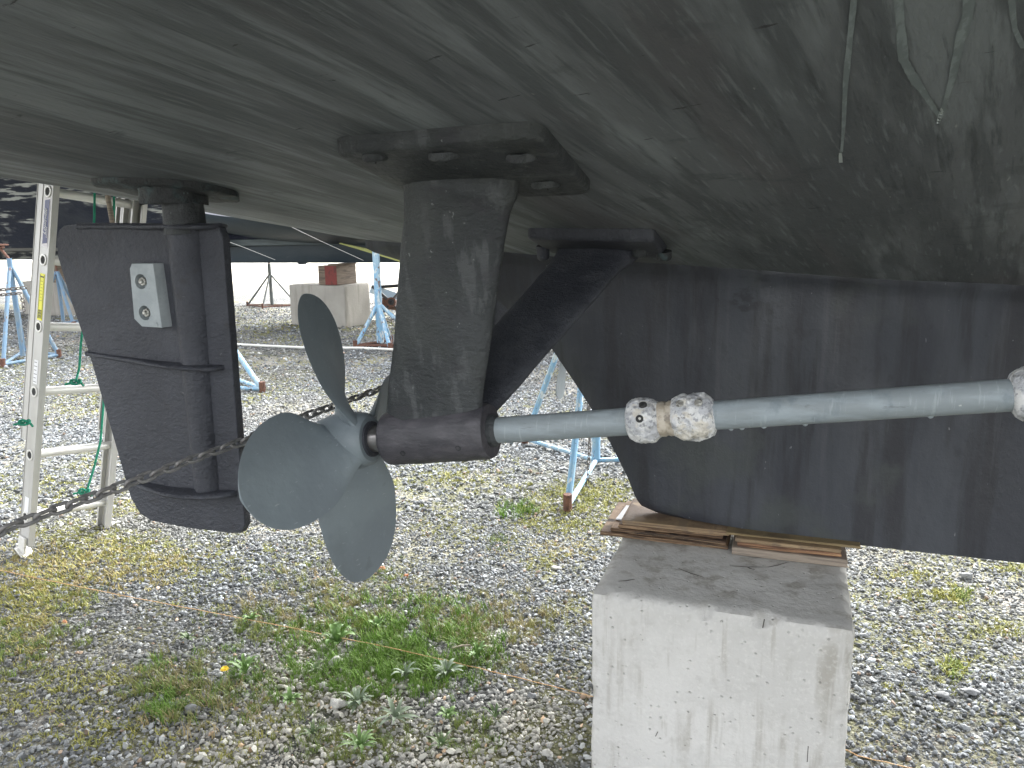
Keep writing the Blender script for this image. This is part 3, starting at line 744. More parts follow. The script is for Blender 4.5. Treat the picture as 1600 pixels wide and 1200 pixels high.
# ------------------------------------------------------------------ near concrete block
def chamfer_block(name, x0, x1, y0, y1, z0, z1, c, mat, rough=.003, mx=None, div=54):
    bm = bmesh.new(); bmesh.ops.create_cube(bm, size=1)
    for v in bm.verts: v.co = Vector(((x0+x1)/2+v.co.x*(x1-x0), (y0+y1)/2+v.co.y*(y1-y0), (z0+z1)/2+v.co.z*(z1-z0)))
    bmesh.ops.bevel(bm, geom=list(bm.edges), offset=c, segments=2, affect='EDGES', profile=.55)
    bmesh.ops.subdivide_edges(bm, edges=[e for e in bm.edges if e.calc_length() > .2], cuts=div, use_grid_fill=True)
    for v in bm.verts:
        q = v.co.copy(); near = sum(min(abs(q[i]-lo_), abs(q[i]-hi_)) < c*1.25 for i, (lo_, hi_) in enumerate(((x0, x1), (y0, y1), (z0, z1))))
        v.co += nvec(q, 2.2, rough*1.3)+nvec(q, 14, rough*.8)
        if near >= 2:
            ch_ = max(0, mn.noise(q*23)-.16)*.026+max(0, mn.noise(q*70)-.1)*.006
            v.co += (Vector(((x0+x1)/2, (y0+y1)/2, (z0+z1)/2))-q).normalized()*ch_
        if mx: v.co = mx @ v.co
    me = bpy.data.meshes.new(name); bm.to_mesh(me); bm.free(); me.materials.append(M[mat])
    me.polygons.foreach_set('use_smooth', [True]*len(me.polygons)); me.set_sharp_from_angle(angle=math.radians(50))
    o = bpy.data.objects.new(name, me); COL.objects.link(o); return o
BX0, BX1, BY0, BY1, BZ = -.492, .200, 1.968, 2.95, .612
blk = chamfer_block('concrete_block', BX0, BX1, BY0, BY1, -.02, BZ, .024, 'concrete')
tag(blk, 'large pale stained concrete block under the near keel', 'concrete block', 'concrete blocks under boats')
def on_front(px, py): return ony(px, py, BY0-.001)
# cracks / scars in the front face
for (px, py, l, w, a) in [(1262, 1178, .024, .0022, 1.57), (1193, 975, .012, .003, 1.45), (1026, 1147, .008, .002, 1.2)]:
    p = on_front(px, py); m_ = Matrix.Translation(p) @ Matrix.Rotation(-a, 4, 'Y')
    o = B().box((-l, -.0008, -w/2), (l, .004, w/2), m_).out('scar', 'pit', blk, 0)
for (q0, q1) in [((1060, 888), (1100, 902)), ((1140, 884), (1200, 886)), ((966, 908), (992, 905)), ((1200, 886), (1232, 878)), ((1165, 885), (1180, 890))]:
    a_, b_ = onz(*q0, BZ+.0022), onz(*q1, BZ+.0022); mid = (a_+b_)/2+Vector((0, -.006, .001))
    B().tube([a_, a_.lerp(mid, .6), mid, mid.lerp(b_, .5), b_], [.0008, .0014, .0016, .0012, .0006], 5).out('hairline_mark', 'pit', blk, 0)

# ------------------------------------------------------------------ wood packing on the block
def slab(name, poly, z0, z1, mat, label, top_tilt=0., bev=.002):
    """poly in x,y; a board of real thickness with uneven edges"""
    rings = []
    for z in (z0, z0+(z1-z0)*.35, z0+(z1-z0)*.7, z1):
        rings.append([Vector((x+mn.noise(Vector((x*9, y*9, z*160)))*.003, y+mn.noise(Vector((x*9, y*9, 7+z*160)))*.003, z+top_tilt*(x-poly[0][0])*(z > z0))) for (x, y) in poly])
    o = B().loft(rings).out(name, mat, None, 30, bev, 1); tag(o, label, 'wood board', 'wood packing between block and keel'); return o
def edge_poly(p0, p1, depth, n=14):
    a, b = Vector(p0), Vector(p1); d = b-a; nrm = Vector((0, 1))
    front = [a+d*(i/n) for i in range(n+1)]; return [tuple(v) for v in front]+[(b.x, b.y+depth), (a.x, a.y+depth)]
def xy(px, py, z): p = onz(px, py, z); return (p.x, p.y)
z = BZ+.003
xl0, yl = xy(937, 831, z+.012); xl1, _ = xy(1136, 864, z+.004)
xr0, yr = xy(1141, 864, z+.004); xr1, _ = xy(1325, 893, z)
WB = 'wood packing between block and keel'
def board(x0, x1, y0, y1, za, zb, mat, label, skew=0.):
    return slab('wood_board', edge_poly((x0, y0), (x1, y0+skew), y1-y0, 22), za, zb, mat, label)
board(xl0, xl1, yl, yl+.30, z, z+.014, 'wood_dark', 'dark weathered bottom board overhanging the left end of the block', .004)
board(xl0+.035, xl1-.006, yl+.006, yl+.28, z+.0155, z+.029, 'wood_dark', 'streaky plywood layer lying second from the bottom on the left pile', -.004)
board(xl0+.06, xl1-.016, yl+.010, yl+.27, z+.0305, z+.043, 'wood_dark', 'brown third layer of the left pile under the amber board', .003)
board(xl0+.075, xl1+.002, yl+.004, yl+.22, z+.0445, z+.060, 'wood_warm', 'amber top board of the left pile pressed under the keel corner', .006)
o = B().box((-.010, -.075, 0), (.010, .065, .005), Matrix.Translation((xl0+.052, yl+.15, z+.0302)) @ Matrix.Rotation(-.06, 4, 'Z')).out('pale_strip', 'plastic', None, 0, .001); tag(o, 'thin pale strip lying on the dark board beside the keel corner', 'shim')
board(xr0+.004, xr1, yr, yr+.30, z, z+.024, 'wood_grey', 'thick grey plank at the bottom of the right pile on the block', .002)
board(xr0+.020, xr1-.018, yr+.007, yr+.28, z+.0255, z+.040, 'wood_red', 'orange-brown middle board with split edges in the right pile', .004)
board(xr0+.014, xr1-.020, yr+.004, yr+.26, z+.0412, z+.0535, 'wood_warm', 'thin yellow upper board of the right pile below the keel', .002)
board(xr0-.016, xr1+.035, yr+.022, yr+.24, z+.0548, z+.0625, 'wood_warm2', 'long thin olive board on top poking out past the right of the block', .004)

# ------------------------------------------------------------------ chains
def link_meshes(pitch, wire, mat):
    """one stadium-shaped link along local X, centred"""
    L_ = pitch+2*wire; w = wire*3.35; r = (w-wire)/2; st = (pitch+wire*1.0)/2-r
    pts = []
    for k in range(9): t = -PI/2+PI*k/8; pts.append(Vector((st+math.cos(t)*r, math.sin(t)*r, 0)))
    for k in range(9): t = PI/2+PI*k/8; pts.append(Vector((-st+math.cos(t)*r, math.sin(t)*r, 0)))
    n = 8; vs = []; fs = []; m_ = len(pts)
    for i in range(m_):
        t = (pts[(i+1) % m_]-pts[i-1]).normalized(); u = Vector((0, 0, 1)); w_ = t.cross(u)
        for k in range(n): vs.append(pts[i]+(u*math.cos(2*PI*k/n)+w_*math.sin(2*PI*k/n))*wire/2)
    for i in range(m_):
        for k in range(n): j = (i+1) % m_; fs.append((i*n+k, i*n+(k+1) % n, j*n+(k+1) % n, j*n+k))
    me = bpy.data.meshes.new('link'); me.from_pydata([tuple(v) for v in vs], [], fs); me.materials.append(M[mat])
    me.polygons.foreach_set('use_smooth', [True]*len(fs)); return me
def chain(name, path, pitch, wire, mat, label, lift=0):
    path = [Vector(p) for p in path]
    e = empty(name, path[0], label, 'chain')
    me = link_meshes(pitch, wire, mat)
    segs = [(path[i+1]-path[i]).length for i in range(len(path)-1)]; tot = sum(segs); n_ = int(tot/pitch)
    for i in range(n_):
        d = (i+.5)*pitch; j = 0
        while j < len(segs)-1 and d > segs[j]: d -= segs[j]; j += 1
        p = path[j].lerp(path[j+1], d/segs[j]); t = (path[j+1]-path[j]).normalized()
        q = t.to_track_quat('X', 'Z').to_matrix().to_4x4() @ Matrix.Rotation((i % 2)*PI/2+.6+random.uniform(-.22, .22), 4, 'X') @ Matrix.Rotation(random.uniform(-.05, .05), 4, 'Z')
        o = bpy.data.objects.new('link', me); COL.objects.link(o); o.parent = e
        o.matrix_local = Matrix.Translation(p-path[0]) @ q
    return e
def cd_(px): return 1/(.787-.00053*px)
def cy_(px): return 828-.366*px-6*math.sin(PI*min(1, max(0, px/900)))*0
cp = [dep(px, np.interp(px, [-300, 0, 33, 200, 300, 373, 425, 605, 760, 900], [944, 830, 817, 756, 718, 692, 669, 604, 548, 500]), cd_(px)) for px in (-300, -150, 0, 33, 100, 200, 300, 373, 425, 500, 605, 700, 800, 880)]
SC_TOP = Vector((onz(931, 727).x, onz(931, 727).y, 1.12))
cp.append(SC_TOP)
chain('chain', cp, .0285, .0070, 'chain', 'long rusty chain strung across in front of the rudder and behind the propeller')

# ------------------------------------------------------------------ jack stands
def jack_stand(center, feet, ztop, zjoin, mat, label, r_post=.035, r_leg=.02, lean=(0, 0), base=True, top=True, rustbase=True, arms=False):
    cx, cy = center; g0 = gz(cx, cy)
    e = empty('jack_stand', (cx, cy, 0), label, 'jack stand', 'jack stands in the yard')
    B().tube([(cx, cy, .05), (cx, cy, ztop-.18)], r_post, 14).out('post', mat, e)
    tp = Vector((cx+lean[0], cy+lean[1], ztop))
    B().tube([(cx, cy, ztop-.19), tp-Vector((0, 0, .02))], r_post*.55, 10).out('screw', 'rust', e)
    if top:
        bb = B().box((-.10, -.07, -.012), (.10, .07, .012), Matrix.Translation(tp)); bb.tube([tp+Vector((-.09, 0, -.03)), tp+Vector((.09, 0, -.03))], .02, 8); bb.out('top_pad', 'rust', e, 0, .004)
    for f in feet:
        ft = Vector((f[0], f[1], gz(*f)+.02))
        B().tube([(cx+(f[0]-cx)*.04, cy+(f[1]-cy)*.04, zjoin), ft], r_leg, 10).out('leg', mat, e)
        B().tube([ft+Vector((0, 0, .09))+(Vector((cx, cy, zjoin))-ft).normalized()*.0, ft-Vector((0, 0, .025))], r_leg*1.25, 10).out('foot', 'rust', e)
    if base:
        for i in range(len(feet)):
            a, b = feet[i], ((cx, cy) if arms else feet[(i+1) % len(feet)])
            B().tube([(a[0], a[1], gz(*a)+.035), (b[0], b[1], gz(*b)+.035)], r_leg*.8, 8).out('base_bar', 'rust' if rustbase else mat, e)
    return e
# stand behind the keel
scp = onz(931, 727); SC = [tuple(onz(820, 692).xy), tuple(onz(887, 800).xy), (scp.x+.62, scp.y+.30)]
jack_stand((scp.x, scp.y), SC, hz(-1.3, 4.5)+.02, 1.45, 'blue', 'pale blue jack stand with rusty feet seen past the keel under the shaft', .030, .021, lean=(0, -.30), rustbase=False, arms=True)
# blue stand right of the far block
c1 = (-5.60, 9.80)
jack_stand(c1, [(-5.84, 9.50), (-5.62, 10.15), (-5.20, 9.36), (-4.86, 9.75)], 1.57, .60, 'blue', 'sky blue four-legged jack stand right of the far concrete block', .052, .028)
jack_stand((-11.2, 14.75), [(-11.85, 14.7), (-11.08, 14.25), (-10.6, 14.9)], 1.15, .72, 'greygreen', 'thin grey tripod jack stand standing alone under the far hull', .04, .02, top=False)
jack_stand((-6.45, 6.95), [(-5.18, 6.55), (-7.0, 7.6), (-6.9, 6.3)], 1.55, 1.15, 'blue', 'blue jack stand mostly hidden behind the near rudder', .04, .028, rustbase=False)
jack_stand((-9.85, 7.5), [(-9.47, 6.92), (-9.45, 7.72), (-10.4, 7.95)], 1.55, 1.25, 'blue_dark', 'dull blue jack stand with leaning rusty top at the far left', .032, .026, lean=(-.16, .0), rustbase=False)
fe = onz(116, 512); 
jack_stand((fe.x-.55, fe.y+.25), [(fe.x, fe.y), (fe.x-.6, fe.y-.35), (fe.x-.7, fe.y+.8)], 1.2, 1.0, 'blue_dark', 'blue jack stand seen between the ladder and the rudder edge', .032, .03, rustbase=False)
st0 = dep(-300, 944, cd_(-300))
jack_stand((st0.x, st0.y), [(st0.x-.3, st0.y-.3), (st0.x-.42, st0.y+.3), (st0.x+.1, st0.y-.4)], hz(st0.x, .80)-.02, 1.2, 'blue', 'blue jack stand just beyond the left edge holding the chain', lean=(0, .80-st0.y))
# lying stand right of it
ls = onz(604, 492); e = empty('tipped_jack_stand', (ls.x, ls.y, 0), 'black-legged jack stand lying on its side beyond the blue stand', 'jack stand', 'jack stands in the yard')
hub_ = dep(611, 472, 14); DL = 14
for (q, rr) in [((582, 448), .035), ((632, 446), .035), ((590, 500), .03), ((634, 496), .03)]:
    B().tube([hub_, dep(*q, DL+.3)], rr*.8, 8).out('leg', 'black', e)
B().tube([dep(584, 449, DL+.2), dep(640, 445, DL+.2)], .03, 8).out('base_bar', 'black', e)
B().tube([hub_, hub_+fw*.9], .09, 12, cap=True).out('post', 'rust', e); B().tube([hub_-fw*.004, hub_+fw*.01], .06, 12).out('post_bore', 'dark', e)
mxp = Matrix.Translation(dep(607, 462, DL+.5)) @ Matrix((rt, up, -fw)).transposed().to_4x4() @ Matrix.Rotation(-.35, 4, 'Z') 
B().box((-.36, -.07, -.02), (.30, .10, .02), mxp).out('top_plate', 'sky_blue', e, 0)
B().box((-.12, -.26, -.05), (.40, .05, -.01), mxp @ Matrix.Rotation(.3, 4, 'Z')).out('base_plate', 'rust', e, 0)

# ------------------------------------------------------------------ far concrete blocks with timber
def oblock(name, corner, ex, ey, z0, z1, c, mat, label, cat='concrete block', group='concrete blocks under boats'):
    a = Vector((*corner, 0)); X_ = Vector((*ex, 0)); Y_ = Vector((*ey, 0))
    mx = Matrix.Translation(a) @ Matrix((X_.normalized(), Y_.normalized(), Vector((0, 0, 1)))).transposed().to_4x4()
    o = chamfer_block(name, 0, X_.length, 0, Y_.length, z0, z1, c, mat, .004, mx, 8); tag(o, label, cat, group); return o
C2 = (-7.286, 11.609)
oblock('concrete_block', C2, (-1.24, .118), (.06, .74), -.02, .735, .03, 'concrete_shaded', 'small-looking concrete block beyond the propeller under the far boat')
tb = dep(527, 444, 13.35)
oblock('timber_block', (tb.x, tb.y), (-.40, .036), (.03, .60), .738, 1.075, .008, 'timber', 'squared timber block with red painted end on the far concrete block', 'timber', 'x1')
tbo = bpy.context.scene.objects.get('timber_block')
if 'group' in tbo: del tbo['group']
rm = Matrix.Translation((tb.x, tb.y, .738)) @ Matrix.Rotation(math.atan2(-.03, .33), 4, 'Z')
red = B().box((-.25, -.006, .004), (.0, .0, .333), rm).out('painted_end', 'red_end', tbo, 0, .002)
B().box((-.22, .05, 1.078-.738), (.02, .55, 1.102-.738), rm).out('top_shim', 'timber', tbo, 0, .002)
b3 = onz(104, 494)
oblock('concrete_block', (b3.x, b3.y), (-1.35, .1), (.05, .8), -.02, .72, .03, 'concrete_shaded', 'distant concrete block behind the ladder at the left')
tm = dep(88, 455, 15.9)
o = B().box((-.2, 0, 0), (.12, .35, .36), Matrix.Translation((tm.x, tm.y, .725))).out('timber_block', 'timber', None, 0, .01); tag(o, 'dark timber offcut standing on the block behind the ladder', 'timber')

# ------------------------------------------------------------------ far boats
def far_boat(name, label, x0, x1, yc, hbm, zk, zk1, zch, ztop, mats, kth=.13, dead=.35, tilt=0., blunt=False, kst=.12):
    e = empty(name, ((x0+x1)/2, yc, zk), label, 'boat')
    X_ = np.linspace(x0, x1, 60); rows = []
    for x in X_:
        u = (x-x0)/(x1-x0); u = min(u, .5) if blunt else u; hb2 = hbm*(1-abs(2*u-1)**3.2)**.6+.03; lift = .5*abs(2*u-1)**4+tilt*(x-x0)
        sec = [(-1.06, ztop+lift*.6), (-1.03, zch+.45+lift), (-1, zch+.02+lift), (-.9, zch-.12+lift), (-.55, zk1+.10+lift), (-.18, zk1+.02+lift), (0, zk1-.01+lift)]
        sec += [(-a, b_) for a, b_ in sec[-2::-1]]
        rows.append([Vector((x, yc+a*hb2, zz)) for a, zz in sec])
    n_ = len(rows[0]); vs = [v for r in rows for v in r]; fs = []; fmx = []
    for i in range(len(rows)-1):
        for k in range(n_-1): fs.append((i*n_+k, i*n_+k+1, (i+1)*n_+k+1, (i+1)*n_+k)); fmx.append(1 if k in (0, 1, n_-2, n_-3) else 0)
        fs.append((i*n_+n_-1, i*n_, (i+1)*n_, (i+1)*n_+n_-1)); fmx.append(1)
    h = link_mesh('hull', vs, fs, None, e, 40, mats=[M[mats[0]], M[mats[1]]], fmat=fmx); fixn(h)
    bb = B(); nk = 24
    ring = []
    for i in range(nk+1):
        u = i/nk; x = x0+(x1-x0)*(kst+(.92-kst)*u); th = kth*(1-abs(2*u-1)**4)+.02
        ring.append((x, th))
    rows2 = [[Vector((x, yc-th*s, z_)) for (s, z_) in [(1, zk1+.12), (1.0, zk+.05), (.75, zk), (-.75, zk), (-1, zk+.05), (-1, zk1+.12)]] for x, th in ring]
    bb.loft(rows2).out('keel', mats[0], e, 40)
    return e
fb = far_boat('far_sailing_boat', 'dark-bottomed boat resting on timber and the far concrete block', -10.9, 2.5, 11.95, 1.75, 1.115, 1.40, 1.80, 3.0, ('far_dark', 'topside'), kst=.01)
# its lighter grounding band, stripes
B().box((-10.6, 11.72, 1.43), (.6, 11.80, 1.545)).out('rubbing_band', 'far_band', fb, 0, .01)
ya, yb_ = dep(540, 383, 13.3), dep(632, 412, 12.1)
def stripe(q0, q1, w0, w1, mat, name):
    a, b_ = dep(*q0), dep(*q1); u_ = Vector((0, 0, 1))
    B().loft([[a-u_*w0, a+u_*w0, a+u_*w0+Vector((.01, .05, 0)), a-u_*w0+Vector((.01, .05, 0))], [b_-u_*w1, b_+u_*w1, b_+u_*w1+Vector((.01, .05, 0)), b_-u_*w1+Vector((.01, .05, 0))]]).out(name, mat, fb, 0)
stripe((530, 380, 12.6), (700, 424, 11.6), .008, .075, 'yellow', 'yellow_stripe')
stripe((585, 384, 12.5), (720, 396, 11.7), .02, .12, 'bluestripe', 'blue_stripe')
far_boat('far_navy_boat', 'navy-bottomed boat with scuffed silvery patch behind the ladder', -27, -9.7, 13.0, 2.6, 1.16, 1.34, 2.75, 4.2, ('far_navy', 'white_top'), blunt=True)
B().tube([(-8.35, 11.95, 1.16), (-8.35, 11.95, 1.085)], [.11, .07], 14).out('skin_fitting', 'far_dark', fb, 50)
# pale transducer fitting and thin cords against the far boats
def cord(name, pts, r, mat, label, cat='cord', grp=None):
    o = B().tube(pts, r, 6).out(name, mat); tag(o, label, cat, grp); return o
cord('cord', [dep(448, 351, 11.6), dep(500, 376, 11.7), dep(568, 407, 11.9)], .0032, 'rope_white', 'thin white cord slanting across the far hull above its timber block')
cord('cord', [dep(345, 373, 11.8), dep(385, 388, 11.8), dep(430, 406, 11.9)], .0028, 'rope_white', 'thin pale cord slanting down just right of the rudder top')
gp = [onz(q[0], q[1]) for q in [(340, 540), (400, 543), (480, 546), (560, 548), (640, 551), (760, 553), (900, 548)]]
for p in gp: p.z = gz(p.x, p.y)+.03
cord('ground_rope', gp, .018, 'rope_white', 'white rope lying straight across the gravel behind the propeller', 'rope')
wl_ = [dep(-60, 408, 42), dep(60, 407, 42)]
w0 = onz(-250, 419); w1 = onz(330, 414)
d_ = (w1-w0); o = B().loft([[w0+Vector((0, 0, -.2)), w0+Vector((0, 0, 1.0)), w0+Vector((0, .3, 1.0)), w0+Vector((0, .3, -.2))], [w0+d_*.5+Vector((0, 0, -.2)), w0+d_*.5+Vector((0, 0, 1.0)), w0+d_*.5+Vector((0, .3, 1.0)), w0+d_*.5+Vector((0, .3, -.2))]]).out('low_wall', 'cream', None, 0, .02)
tag(o, 'low cream wall on the horizon at the far left', 'wall')

# small chains on the left stand
chain('chain', [dep(-60, 453, 9.7), dep(0, 453, 9.7), dep(45, 449, 9.8)], .055, .014, 'chain_grey', 'upper of two thin chains hung at the far left stand')
chain('chain', [dep(-60, 462, 9.7), dep(0, 461, 9.7), dep(30, 458, 9.8), dep(36, 470, 9.8), dep(38, 490, 9.8)], .055, .014, 'chain_grey', 'lower thin chain at the far left stand with a hanging tail')
p = Vector((-1.40, 4.86, 1.18)); hc = dep(921, 640, 5.0)
chain('chain', [dep(919, 560, 4.95), dep(920, 640, 4.95), dep(921, 700, 4.95), dep(918, 758, 4.95), dep(922, 785, 4.93)], .034, .007, 'chain_grey', 'thin slack chain hanging down inside the blue stand behind the keel')

# ------------------------------------------------------------------ ladder
LT = (-3.428, 2.865, 1.849); LBt = (-3.72, 2.68, 0.)
lu = (Vector(LT)-Vector(LBt)).normalized()           # up the rail
ly_ = (Vector((-3.60, 3.17, 0.0))-Vector((-3.70, 2.69, 0))).normalized(); ly_ = (ly_-lu*ly_.dot(lu)).normalized()  # along a rung
lx_ = ly_.cross(lu).normalized()                      # across the rail face, towards the bow
LM = Matrix.Translation(LBt) @ Matrix((lx_, ly_, lu)).transposed().to_4x4()
lad = empty('extension_ladder', LBt, 'silver aluminium extension ladder with blue and yellow labels beside the rudder', 'ladder')
LW = .44; TOPL = 3.2
def rail(y, out_, z0, z1, xoff, name, hw=.042, ydep=.026, parent=lad):
    s = -1 if out_ < 0 else 1; bb = B()
    bb.box((xoff-hw, y, z0), (xoff+hw, y+s*.003, z1), LM)                               # web
    for xs_ in (-1, 1):
        a0, a1 = sorted((xoff+xs_*hw, xoff+xs_*(hw+.004)))
        bb.box((a0, min(y+s*.006, y-s*ydep), z0), (a1, max(y+s*.006, y-s*ydep), z1), LM)     # flange turned inwards
        a0, a1 = sorted((xoff+xs_*(hw+.004), xoff+xs_*(hw-.010)))
        bb.box((a0, y-s*ydep-.002, z0), (a1, y-s*ydep+.001, z1), LM)                         # lip
    return bb.out(name, 'alu', parent, 0, .0012, 1)
r1 = rail(0, -1, .05, TOPL, 0, 'rail'); r2 = rail(LW, 1, .05, TOPL, 0, 'rail')
fr1 = rail(.006, -1, .60, TOPL+.4, -.078, 'fly_rail', .026, .02); fr2 = rail(LW-.006, 1, .60, TOPL+.4, -.078, 'fly_rail', .026, .02)
zr = .205
k = 0
while zr < TOPL-.1:
    rg = B().tube([LM @ Vector((0, -.004, zr)), LM @ Vector((0, LW+.004, zr))], .0225, 14, cap=False).out('rung', 'alu_rung', lad, 50)
    bb = B()
    rings = [[LM @ Vector((math.cos(2*PI*q/18)*r_, -.003-h_, zr+math.sin(2*PI*q/18)*r_)) for q in range(18)] for (r_, h_) in [(.029, 0), (.029, .004), (.024, .0055), (.020, .004), (.0195, -.0005)]]
    bb.loft(rings, cap=False).out('ferrule', 'alu_rung', rg, 50)
    B().tube([LM @ Vector((0, -.0045, zr)), LM @ Vector((0, .002, zr))], .0195, 14).out('rung_bore', 'dark', rg, 0)
    zr += .3345; k += 1
for y, s in ((0, -1), (LW, 1)):
    B().box((-.045, -.035, -.004), (.055, .035, .004), LM @ Matrix.Translation((.01, y, .012)) @ Matrix.Rotation(.35, 4, 'Y')).out('foot', 'alu_rung', lad, 0, .003)
    B().box((-.03, -.006, 0), (.03, .006, .085), LM @ Matrix.Translation((0, y+s*.012, .01))).out('foot_bracket', 'alu_rung', lad, 0, .002)
# labels and lettering on the outer face of the near rail
FY = -.0042
def decal(name, x0, x1, z0, z1, mat, lift=0, par=None, shear=0.):
    y = FY-lift; b_ = B()
    vs_ = [(x0, y, z0), (x1, y, z0+shear), (x1, y, z1+shear), (x0, y, z1), (x0, y+.0006, z0), (x1, y+.0006, z0+shear), (x1, y+.0006, z1+shear), (x0, y+.0006, z1)]
    b_.add([LM @ Vector(v) for v in vs_], [(0, 1, 2, 3), (7, 6, 5, 4), (0, 4, 5, 1), (1, 5, 6, 2), (2, 6, 7, 3), (3, 7, 4, 0)])
    return b_.out(name, mat, par or r1, 0)
def lz(px, py):
    """height along the rail of a picture point on the rail face"""
    n_ = ly_; d = ray(px, py); t = (Vector(LBt)-CAMP).dot(n_)/d.dot(n_); p = LM.inverted() @ (CAMP+d*t); return p.x, p.z
_, za = lz(75, 312); _, zb_ = lz(70, 384)
lab = decal('brand_label', -.024, .028, zb_-.006, za+.010, 'label_pink', 0)
decal('brand_panel', -.018, .023, zb_+.008, za-.004, 'label_blue', .001, lab, .008)
def text(body, size, x, z, mat, shear, par, rot=PI/2):
    cu = bpy.data.curves.new('lettering', 'FONT'); cu.body = body; cu.size = size; cu.shear = shear; cu.extrude = .0003; cu.align_x = 'CENTER'; cu.align_y = 'CENTER'
    cu.materials.append(M[mat]); o = bpy.data.objects.new('lettering', cu); COL.objects.link(o)
    # text X runs up the rail, text Z points outwards
    loc = LM @ Vector((x, FY-.0022, z)); mxt = Matrix((lu, -lx_, -ly_)).transposed().to_4x4()
    bpy.context.view_layer.update()
    me = bpy.data.meshes.new_from_object(o.evaluated_get(bpy.context.evaluated_depsgraph_get())); bpy.data.objects.remove(o)
    me.transform(Matrix.Translation(loc) @ mxt)
    if not me.materials: me.materials.append(M[mat])
    o = bpy.data.objects.new('lettering', me); COL.objects.link(o); parent_to(o, par); return o
zm = (za+zb_)/2
text('Louisville', .034, -.003, zm+.004, 'label_white', .45, lab)
text('LADDER', .014, .016, zm-.045, 'label_white', .3, lab)
_, za = lz(66, 427); _, zb_ = lz(62, 500)
yl = decal('warning_label', -.020, .024, zb_, za, 'label_yellow', 0)
H_ = za-zb_
decal('print', -.016, -.0145, zb_+.006, za-.006, 'print_black', .001, yl); decal('print', .0185, .020, zb_+.006, za-.006, 'print_black', .001, yl)
decal('print', -.012, .016, za-.020, za-.013, 'print_black', .001, yl)
for i in range(7): decal('print', -.010+(i % 3)*.003, .012-(i % 2)*.004, za-.040-i*.016, za-.037-i*.016, 'print_olive', .001, yl)
for i in range(9): decal('print', -.012, .015, zb_+.010+i*.0048, zb_+.0125+i*.0048+(i % 3)*.0006, 'print_black', .001, yl)
_, za = lz(57, 562); _, zb_ = lz(56, 600)
wl2 = decal('spec_label', -.018, .018, zb_, za, 'label_white', 0)
for i in range(6): decal('print', -.014, .012-(i % 2)*.006, zb_+.010+i*.020, zb_+.0125+i*.020, 'print_black', .001, wl2)
_, za = lz(42, 776); _, zb_ = lz(41, 800)
decal('spec_label', -.018, .018, zb_, za, 'label_white', 0)
# the strap / extra rail sections at the top right
o = rail(LW+.02, 1, 1.2, TOPL+.3, .06, 'fly_rail', .025, .02)
sa, sb = dep(168, 304, 3.75), dep(180, 372, 3.75)
o = B().tube([sa+(sa-sb)*1.2, sb+(sb-sa)*1.5], .012, 8).out('wooden_stick', 'wood_grey', None, 0); tag(o, 'narrow weathered stick leaning behind the ladder top', 'stick')
# green ropes
def rope(pts, r, label):
    P = []
    for i in range(len(pts)-1):
        for k in range(8): P.append(Vector(pts[i]).lerp(Vector(pts[i+1]), k/8)+nvec(pts[i], 3, .002))
    P.append(Vector(pts[-1])); o = B().tube(P, r, 8).out('green_rope', 'rope_green'); tag(o, label, 'rope', 'green ropes tied to the ladder'); return o
RD = 3.86
rope([dep(148, 270, 3.80), dep(147, 345, 3.80), dep(140, 440, 3.82), dep(126, 540, RD), dep(124, 575, RD), dep(119, 594, RD-.03)], .0055, 'green rope tied to the middle rung of the ladder')
for (px, py, lb) in ((117, 597, 'knotted green rope end sitting on the middle rung'), (130, 768, 'knotted green rope end sitting on the lowest rung'), (37, 660, 'green knot at the lower end of the upper ladder section')):
    c = dep(px, py, 3.92 if px > 50 else 3.80); P = []
    for k in range(40):
        t = k/39*2*PI*2.3; P.append(c+rt*(math.cos(t)*.018+(k/39-.5)*.03)+up*(math.sin(t)*.012)+fw*(math.sin(t*.5)*.018))
    P.append(c+rt*.045-up*.02); P.insert(0, c-rt*.05-up*.012)
    o = B().tube(P, .0055, 7).out('rope_knot', 'rope_green'); tag(o, lb, 'rope', 'green ropes tied to the ladder')
rope([dep(178, 285, 3.9), dep(178, 345, 3.9), dep(172, 500, 3.92), dep(161, 640, 3.93), dep(157, 690, 3.94), dep(147, 730, 3.95), dep(136, 766, 3.95)], .0055, 'green rope running down to the lowest rung of the ladder')

# ------------------------------------------------------------------ orange string along the ground
pts = []
for q in [(-200, 838), (0, 891), (100, 912), (200, 932), (330, 957), (440, 978), (600, 1010), (750, 1044), (925, 1088)]:
    p = onz(*q, .03); pts.append(p)
pts += [Vector((-.4, 2.40, .004)), Vector((.15, 2.40, .004)), onz(1340, 1181, .02), onz(1410, 1197, .02), onz(1700, 1260, .02)]
for p in pts:
    p.z = max(p.z, gz(p.x, p.y)+.012)
def dense(P, n=10):
    o = []
    for i in range(len(P)-1):
        for k in range(n): o.append(P[i].lerp(P[i+1], k/n)+Vector((0, 0, mn.noise(Vector((i*3+k*.4, 1, 1)))*.003)))
    return o+[P[-1]]
cord('string_line', dense(pts), .0015, 'string', 'thin orange string stretched over the gravel past the near block', 'string')

